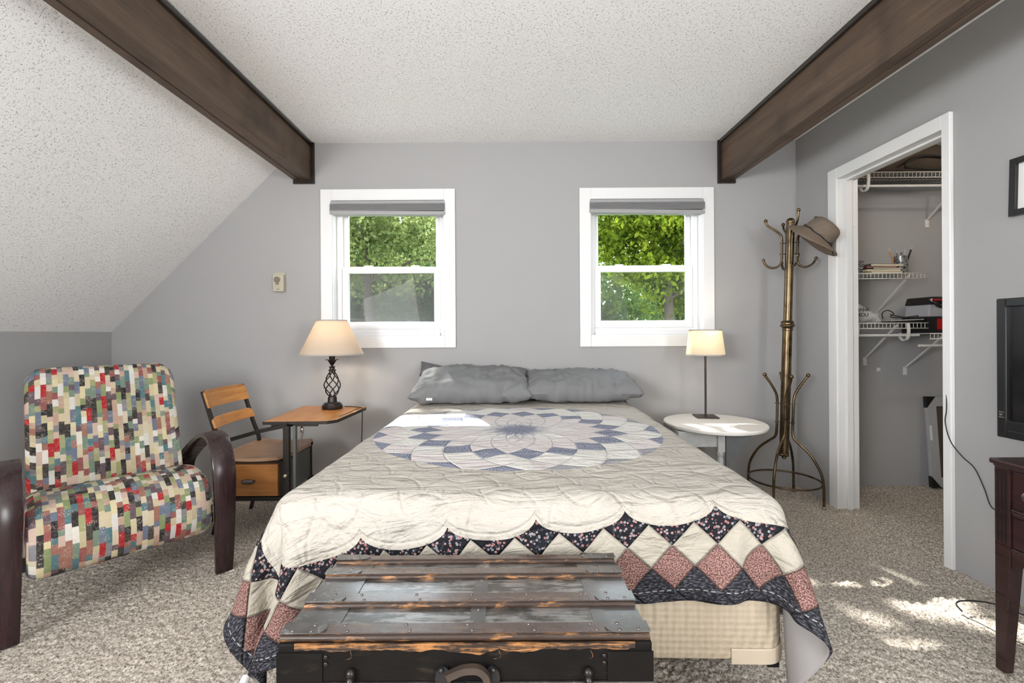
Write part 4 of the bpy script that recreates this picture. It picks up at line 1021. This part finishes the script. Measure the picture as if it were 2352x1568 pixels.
wire_shelf('wire_shelf', 'lower white wire closet shelf, carrying the plastic bag and laptop', 2.20, 2.686, 1.132, (2.20, 2.655), ((2.50, .0),), hooks=(2.235, 2.56))
wire_shelf('wire_shelf', 'lowest wire closet shelf at the right, carrying the red and black case', 2.70, 3.30, 1.064, (2.655, 3.30), ((2.80, -.02),))

bg = thing('duffel_bag', 'slumped brown duffel bag on the topmost closet shelf', 'bag', (2.70, 3.04, 2.0975))
m = MB(); P = []
for i in range(33):
    f = i/32; row = []
    for k in range(24):
        an = 2*PI*k/24; x = -.34+.68*f; e = math.sqrt(max(.0001, 1-(2*f-1)**4)); hgt = (.085+.035*math.sin(f*PI*.9+.3))*e
        y = .12*e*math.cos(an); z = hgt*(1+math.sin(an)) if math.sin(an) > -.6 else hgt*.4*(1+math.sin(an))
        q = mnoise.noise(Vector((x*9, y*9, z*9)))*.012; row.append((x, y+q, max(0.0, z*.98+q*(1 if z > .03 else 0))))
    P.append(row)
m.grid(P, cv=True); build('body', m, 'bag_brown', bg, smooth=True)
m = MB().tube(smoothpath([(-.15, -.125, .05), (-.05, -.135, .10), (.12, -.13, .09), (.22, -.13, .03), (.05, -.136, .015), (-.15, -.13, .03)], 5), .008, 8); build('strap', m, 'bag_dark', bg, smooth=True)

bx1 = thing('gift_box', 'small black box printed with white lines, beside the books in the closet', 'box', (2.275, 3.02, 1.4525), .1)
build('box_body', MB().box(-.072, .060, -.045, .045, 0, .078), 'striped_paper', bx1, bevel=.002)
build('lid', MB().box(-.074, .062, -.047, .047, .078, .092), 'striped_paper', bx1, bevel=.002)
bks = [('book_tan', .105, .085, .016, 'tan paperback at the bottom of the closet book stack', .02), ('paper', .108, .08, .013, 'cream-edged paperback, second from the bottom of the closet stack', -.03),
       ('book_dark', .100, .08, .010, 'black magazine in the middle of the closet stack', .05), ('book_red', .095, .075, .007, 'thin red booklet in the closet stack, under the brown book', -.06), ('book_brown', .112, .08, .017, 'brown hardback topmost on the closet book stack', .04)]
zz = 1.4525
for mt, hw_, hd_, tk_, lb_, rot_ in bks:
    bk = thing('stacked_book', lb_, 'book', (2.448+rot_*.25, 3.02, zz), rot_, 'books on the middle closet shelf')
    build('pages', MB().box(-hw_+.003, hw_-.003, -hd_+.003, hd_-.003, .0015, tk_-.0015), 'paper', bk)
    m = MB().box(-hw_, hw_, -hd_, hd_, 0, .0015); m.box(-hw_, hw_, -hd_, hd_, tk_-.0015, tk_); m.box(-hw_, -hw_+.002, -hd_, hd_, .0015, tk_-.0015); build('cover', m, mt, bk)
    zz += tk_+.0004
cpx, cpy = 2.585, 2.985
cup = thing('pencil_cup', 'mottled black and silver pencil cup on the middle closet shelf', 'cup', (cpx, cpy, 1.4525))
build('cup_wall', MB().lathe([(.034, 0), (.036, .003), (.036, .118), (.033, .118), (.033, .006), (.001, .005)], 24), 'mottled_tin', cup, smooth=True, angle=40)
for i, (mt, ax_, ay_, ln, nm, lb_) in enumerate((('pencil_orange', -.30, .0, .175, 'pencil', 'orange pencil leaning left in the closet pencil cup'), ('grey_steel', -.08, .1, .155, 'pen', 'grey pen left of the middle in the closet pencil cup'),
                                         ('book_dark', .05, -.05, .160, 'pen', 'dark pen in the middle of the closet pencil cup'), ('light_grey_plastic', .14, .1, .165, 'pen', 'pale pen right of the middle in the pencil cup'), ('black_plastic', .34, .0, .190, 'marker_pen', 'black marker leaning right in the closet pencil cup'))):
    dv = Vector((ax_, ay_, 1)).normalized(); b0_ = Vector((-.022+.011*i, .008*(-1)**i, .008))-Vector((0, 0, 0))
    pn_ = thing(nm, lb_, 'pen', (cpx+b0_.x, cpy+b0_.y, 1.4525+b0_.z), 0, 'pens in the pencil cup')
    build('barrel', MB().tube([(0, 0, 0), dv*ln*.86], .0035 if nm != 'marker_pen' else .005, 8), mt, pn_, smooth=True, angle=50)
    build('tip', MB().tube([dv*ln*.86, dv*ln], [.0034, .0012 if nm == 'pencil' else .003], 8), 'paper' if nm == 'pencil' else 'light_grey_plastic', pn_)

pb = thing('plastic_bag', 'crumpled white carrier bag with black print on the lower closet shelf', 'bag', (2.325, 3.02, 1.1345))
m = MB(); P = []
for i in range(30):
    f = i/29; row = []
    for k in range(28):
        an = 2*PI*k/28; e = math.sqrt(max(.001, 1-abs(2*f-1)**3)); x = -.13+.27*f; top = .165*max(.12, 1-1.05*max(0, f-.20)) if f > .2 else .165*(.75+.25*f/.2)
        y = .085*e*math.cos(an); z = top*.5*e*(1+math.sin(an)); q = mnoise.noise(Vector((x*16, y*16, z*16)))*.012; row.append((x+q, y+q, max(0, z+q*.8)))
    P.append(row)
m.grid(P, cv=True); build('film', m, 'plastic_bag', pb, smooth=True)
for i, s_ in enumerate(('THANK', 'YOU')): text(s_, .034, 'bag_dark', pb, (-.045+i*.012, -.092, .085-.034*i), (math.radians(82), 0, .05), 'printed_lettering')
lt = thing('laptop', 'closed thin laptop on the lower closet shelf beside the carrier bag', 'laptop', (2.575, 3.03, 1.1345), .03)
build('base', MB().box(-.105, .105, -.09, .09, 0, .010), 'black_plastic', lt, bevel=.002)
build('lid', MB().obox((.01, 0, .017), (.11, 0, .004), (0, .09, 0), (0, 0, .0035)), 'aluminium', lt, bevel=.001)
cdz = 1.1345
m = MB().tube(smoothpath([(2.45, 2.965, cdz+.026), (2.44, 2.96, cdz+.062), (2.475, 2.96, cdz+.082), (2.515, 2.96, cdz+.06), (2.49, 2.955, cdz+.038), (2.55, 2.95, cdz+.034), (2.63, 2.95, cdz+.040), (2.67, 2.96, cdz+.045), (2.675, 2.965, cdz+.03), (2.64, 2.96, cdz+.028), (2.53, 2.965, cdz+.046), (2.50, 2.97, cdz+.056)], 6), .0032, 7)
tag(build('charger_cable', m, 'black_rubber', None, smooth=True), 'looped black charger cable lying on the laptop in the closet', 'cable')
m = MB()
cs = thing('tool_case', 'black, red and pale grey case with a handle on the lowest closet shelf', 'case', (2.84, 3.03, 1.067))
build('base', MB().box(-.13, .14, -.10, .10, 0, .105), 'black_plastic', cs, bevel=.006)
build('badge', MB().box(-.072, .05, -.1025, -.0995, .022, .092), 'red_plastic', cs, bevel=.002)
build('body', MB().prism([(-.115, .106), (.13, .106), (.13, .185), (-.105, .185)], -.09, .09, 'y'), 'light_grey_plastic', cs, bevel=.006)
build('lid', MB().prism([(-.112, .186), (.135, .186), (.135, .235), (-.095, .235)], -.095, .095, 'y'), 'bag_dark', cs, bevel=.006)
m = MB().sweep(smoothpath([(-.118, -.10, .218), (-.10, -.118, .195), (-.075, -.122, .170), (.0, -.122, .164), (.12, -.122, .166)], 3), [(-.006, -.009), (.006, -.009), (.006, .009), (-.006, .009)], Vector((0, 1, 0))); build('handle', m, 'black_plastic', cs)
build('handle_trim', MB().box(-.112, .13, -.128, -.098, .206, .217), 'red_plastic', cs, bevel=.003)
mr = thing('framed_mirror', 'grey framed mirror leaning on the closet back wall', 'mirror', (3.02, 3.125, .0), 0)
mr.rotation_euler = (math.radians(-4), 0, 0)
mr.rotation_euler = Matrix.Rotation(math.radians(-4), 3, 'X').to_euler()
def fr(m, x0, x1, z0, z1, w, y0, y1): m.box(x0, x0+w, y0, y1, z0, z1); m.box(x1-w, x1, y0, y1, z0, z1); m.box(x0+w, x1-w, y0, y1, z0, z0+w); m.box(x0+w, x1-w, y0, y1, z1-w, z1); return m
build('frame', fr(MB(), -.13, .24, .012, .625, .066, -.028, -.006), 'aluminium', mr, bevel=.002)
build('glass', MB().box(-.09, .18, -.018, -.012, .05, .59), 'bag_brown', mr)
for zc, s in ((.012, 1), (.625, -1)):
    build('corner_protector', MB().prism([(-.132, zc-s*.002), (-.07, zc-s*.002), (-.132, zc+s*.075)], -.031, -.004, 'y'), 'black_plastic', mr)
build('sticker', MB().box(-.122, -.106, -.0285, -.0278, .33, .43), 'tag_white', mr)
tag(build('wall_hook', MB().box(2.583, 2.607, YB-.006, YB-.0005, .80, .825).ball((2.595, YB-.008, .812), .006, 8), 'wire_white', None), 'small white wall clip screwed to the closet wall below the lower shelf', 'hook')

# ------------------------------------------------------------------ dresser, television, picture, cords
ds = thing('dresser', 'dark mahogany dresser with tapered legs and round knobs, at the right edge', 'dresser', (1.557, 1.457, 0))
dd_, dl = .44, .95
m = MB(); m.prism([(-.003, .003), (dd_+.006, .003), (dd_+.006, -dl-.015), (-.003, -dl-.015)], .650, .658, 'z'); m.prism([(-.012, .004), (-.004, .012), (dd_+.01, .012), (dd_+.01, -dl-.03), (-.012, -dl-.03)], .658, .673, 'z')
build('top', m, 'mahogany', ds, bevel=.004)
for x_, y_ in ((.022, -.022), (dd_-.022, -.022), (.022, -dl+.022), (dd_-.022, -dl+.022)):
    m = MB(); h_ = .022; hb = .014
    kx, ky = (-1 if x_ < .1 else 1), (1 if y_ > -.1 else -1)
    m.add([(x_+sx_*w_+kx*(h_-w_), y_+sy_*w_+ky*(h_-w_), z_) for z_, w_ in ((.004, hb), (.36, h_), (.650, h_)) for sx_, sy_ in ((-1, -1), (1, -1), (1, 1), (-1, 1))],
          [(3, 2, 1, 0), (8, 9, 10, 11)]+[(i*4+k, i*4+(k+1) % 4, (i+1)*4+(k+1) % 4, (i+1)*4+k) for i in range(2) for k in range(4)])
    lg = build('leg', m, 'mahogany', ds, bevel=.002)
    if x_ < .1:
        m = MB()
        for q in (-.011, 0, .011): m.box(x_-h_-.0008, x_-h_+.001, y_+q-.0022, y_+q+.0022, .415, .640)
        build('fluting', m, 'black_plastic', lg)
m = MB(); m.box(.010, .016, -dl+.044, -.044, .36, .650); m.box(dd_-.015, dd_-.008, -dl+.044, -.044, .36, .650); build('carcass', m, 'mahogany', ds)
m = MB(); m.box(.044, dd_-.044, -.014, -.008, .36, .650); m.box(.044, dd_-.044, -dl+.008, -dl+.014, .36, .650); build('side_panel', m, 'mahogany', ds)
for z0, z1 in ((.528, .643), (.408, .515)):
    dwr = build('drawer', MB().box(.003, .012, -dl+.05, -.050, z0, z1), 'mahogany', ds, bevel=.002)
    zc = (z0+z1)/2
    for yy in (-.115, -dl+.13):
        if z0 > .5 or yy < -.5:
            m = MB().lathe([(.009, 0), (.006, .006), (.006, .016), (.015, .022), (.017, .028), (.013, .034), (.004, .037)], 20); m.v = [(.003-z, yy+x, zc+y) for x, y, z in m.v]; build('knob', m, 'pewter', dwr, smooth=True, angle=40)
        else:
            m = MB().lathe([(.013, 0), (.012, .002), (.006, .0025), (.005, .006)], 20); m.v = [(.003-z, yy+x, zc+y) for x, y, z in m.v]; o = build('bare_washer', m, 'pewter', dwr, smooth=True, angle=40); o['label'] = 'washer where a knob is missing'
for zr in (.5215, .400): build('rail_bead', MB().box(.0, .014, -dl+.046, -.046, zr-.006, zr+.006), 'mahogany', ds, bevel=.003)
pts = [(-.046, .396), (-.046, .340), (-.060, .352), (-.085, .362), (-.12, .366), (-dl+.12, .366), (-dl+.085, .362), (-dl+.06, .352), (-dl+.046, .340), (-dl+.046, .396)]
build('apron', MB().prism(pts, .004, .012, 'x'), 'mahogany', ds)
tv = thing('television', 'black flat television standing on the dresser', 'television', (1.765, 1.625, .674), math.radians(1.8))
TW, TH_, = .82, .490
build('bezel', fr(MB(), -TW, 0, .030, .030+TH_, .030, -.02, .018), 'black_plastic', tv, bevel=.004)
for ch in tv.children: pass
bz = [o for o in tv.children if o.name.startswith('bezel')][0]
# the set lies in the local YZ plane: rotate its parts a quarter turn
def quarter(o):
    for v in o.data.vertices: v.co = Vector((v.co.y, v.co.x, v.co.z))
    o.data.flip_normals()
quarter(bz)
build('screen', MB().box(-.006, .004, -TW+.028, -.028, .058, .030+TH_-.028), 'screen_glass', tv)
build('lower_bezel', MB().box(-.0205, -.006, -TW+.028, -.028, .058, .092), 'black_plastic', tv, bevel=.002)
build('back_cover', MB().box(.004, .05, -TW+.06, -.06, .06, .48), 'black_plastic', tv, bevel=.01)
build('neck', MB().box(.0, .03, -TW/2-.06, -TW/2+.06, .008, .06), 'black_plastic', tv)
m = MB(); m.prism([(.02+.11*math.cos(k*PI/16), -TW/2+.27*math.sin(k*PI/16)) for k in range(32)], .0, .008, 'z'); build('stand_foot', m, 'black_plastic', tv, bevel=.002)
m = MB().box(-.0215, -.0203, -.026, -.008, .100, .103); m.box(-.0215, -.0203, -.026, -.008, .118, .121); m.box(-.0215, -.0203, -.020, -.010, .107, .114); build('badge', m, 'chrome', tv)
pc = thing('picture_frame', 'black picture frame with a white mat on the wall above the television', 'picture frame', (XR-.002, 1.815-.17, 1.643), 0)
m = fr(MB(), -.17, .17, -.113, .113, .024, -.011, .011); m.v = [(y-.011, x, z) for x, y, z in m.v]; build('frame', m, 'black_plastic', pc, bevel=.002)
build('mat_board', MB().box(-.010, -.004, -.148, .148, -.091, .091), 'mat_white', pc); pc.rotation_euler = (math.radians(1.5), 0, 0)
def at_wall(px, py, X=2.003):
    dx = px-1165; dy = 765-py; dxx = dx+.006*dy; s_ = X/dxx; return (X, s_*1045, 1.082+(dy-.006*dx)*s_)
pts = [(2.016, 2.105, .857), (2.010, 2.085, .80), (2.003, 2.077, .72), (2.003, 2.083, .66), (2.003, 2.058, .58), (2.020, 2.022, .521), (2.020, 1.97, .485), (2.020, 1.93, .41), (2.021, 1.905, .345), (2.021, 1.86, .335), (2.019, 1.70, .30), (2.018, 1.52, .22)]
tag(build('wall_cable', MB().tube(smoothpath(pts, 5), .0022, 7), 'black_rubber', None, smooth=True), 'thin black cable trailing down the wall from the closet casing to the dresser', 'cable')
pts = [(1.72, 1.725, .016), (1.715, 1.745, .035), (1.76, 1.755, .04), (1.86, 1.74, .035), (1.93, 1.66, .02), (1.96, 1.55, .016), (1.97, 1.3, .016)]
tag(build('floor_cable', MB().tube(smoothpath(pts, 5), .0030, 7), 'black_rubber', None, smooth=True), 'thick black cable looping over the carpet behind the dresser leg', 'cable')
pts = [(1.70, 1.71, .014), (1.72, 1.65, .014), (1.735, 1.58, .013), (1.79, 1.50, .013), (1.90, 1.47, .013), (1.97, 1.40, .013)]
tag(build('floor_cable', MB().tube(smoothpath(pts, 5), .0016, 6), 'black_rubber', None, smooth=True), 'very thin black cable on the sunlit carpet beside the dresser leg', 'cable')

# ------------------------------------------------------------------ outside
struct('ground', MB().box(-30, 30, 3.5, 50, -3.2, -3.0), 'lawn')
def tree(label, x, y, zc, rx, ry, rz, nleaf, ls, mat, seed, trunk=.14, group='trees outside the windows'):
    t_ = thing('leafy_tree', label, 'tree', (x, y, -3.0), 0, group); r = np.random.default_rng(seed)
    d = r.standard_normal((nleaf, 3)); d /= np.linalg.norm(d, axis=1, keepdims=True); rad = r.random((nleaf, 1))**.5
    # clumps
    nc = 60; cd = r.standard_normal((nc, 3)); cd /= np.linalg.norm(cd, axis=1, keepdims=True); cp_ = cd*(r.random((nc, 1))**.4)
    idx = r.integers(0, nc, nleaf); c = cp_[idx]*.85+d*rad*.26; c *= np.array([rx, ry, rz]); c[:, 2] += zc+3.0
    a = r.standard_normal((nleaf, 3)); a /= np.linalg.norm(a, axis=1, keepdims=True); b = np.cross(a, r.standard_normal((nleaf, 3))); b /= np.linalg.norm(b, axis=1, keepdims=True)
    s = ls*(.6+.8*r.random((nleaf, 1))); v = np.stack([c-a*s, c+b*s*.55, c+a*s, c-b*s*.55], 1).reshape(-1, 3)
    me = bpy.data.meshes.new('foliage'); me.vertices.add(len(v)); me.vertices.foreach_set('co', v.ravel().astype(np.float32))
    n4 = nleaf*4; me.loops.add(n4); me.loops.foreach_set('vertex_index', np.arange(n4, dtype=np.int32)); me.polygons.add(nleaf)
    me.polygons.foreach_set('loop_start', np.arange(0, n4, 4, dtype=np.int32)); me.polygons.foreach_set('loop_total', np.full(nleaf, 4, dtype=np.int32)); me.update()
    link_mesh('foliage', me, mat, t_)
    top = zc+3.0
    tr_ = build('trunk', MB().tube([(0, 0, 0), (.05, 0, top*.5), (-.05, .05, top), (0, 0, top+rz*.5)], [trunk, trunk*.8, trunk*.5, trunk*.2], 8), 'bark', t_, smooth=True)
    m = MB()
    for k in range(9):
        an = k*2.4; z0 = top-rz*.7+k*rz*.14; m.tube([(0, 0, z0), (rx*.4*math.cos(an), ry*.4*math.sin(an), z0+.3*rz), (rx*.85*math.cos(an), ry*.85*math.sin(an), z0+.35*rz)], [trunk*.3, trunk*.2, trunk*.06], 6)
    build('branches', m, 'bark', t_)
tree('bright green maple close outside the window above the small cream lamp', 3.0, 8.4, 2.9, 2.1, 1.3, 1.7, 20000, .050, 'leaf_bright', 1)
tree('dark bushy tree behind the maple, low in the right window', 2.4, 12.0, 1.2, 2.4, 1.6, 2.2, 13000, .06, 'leaf_mid', 2)
tree('pale green tree seen through the upper pane of the left window', -2.9, 9.5, 3.2, 2.3, 1.4, 1.5, 16000, .050, 'leaf_pale', 3)
tree('deep green tree filling the lower left window behind the screen', -2.4, 12.5, 1.0, 2.8, 1.5, 2.6, 12000, .06, 'leaf_deep', 4)
tree('small bright shrub-like tree low at the left window corner', -3.15, 8.2, .55, .75, .6, .75, 2600, .06, 'leaf_bright', 5, .05)
for i, (x, y) in enumerate(((-9.5, 15.6), (-5.5, 19.4), (-1.5, 15.6), (2.6, 19.4), (6.8, 15.6), (10.8, 19.4))):
    tree('distant dark tree in the row across both windows, number %s from the left' % ('one two three four five six'.split()[i]), x, y, 2.2, 2.9, 1.6, 5.0, 11000, .15, 'leaf_deep', 20+i, .2)
tree('tall tree whose high crown dapples the sunlight on the carpet', -1.15, 8.0, 6.6, 1.7, .9, .9, 620, .09, 'leaf_mid', 40, .16)
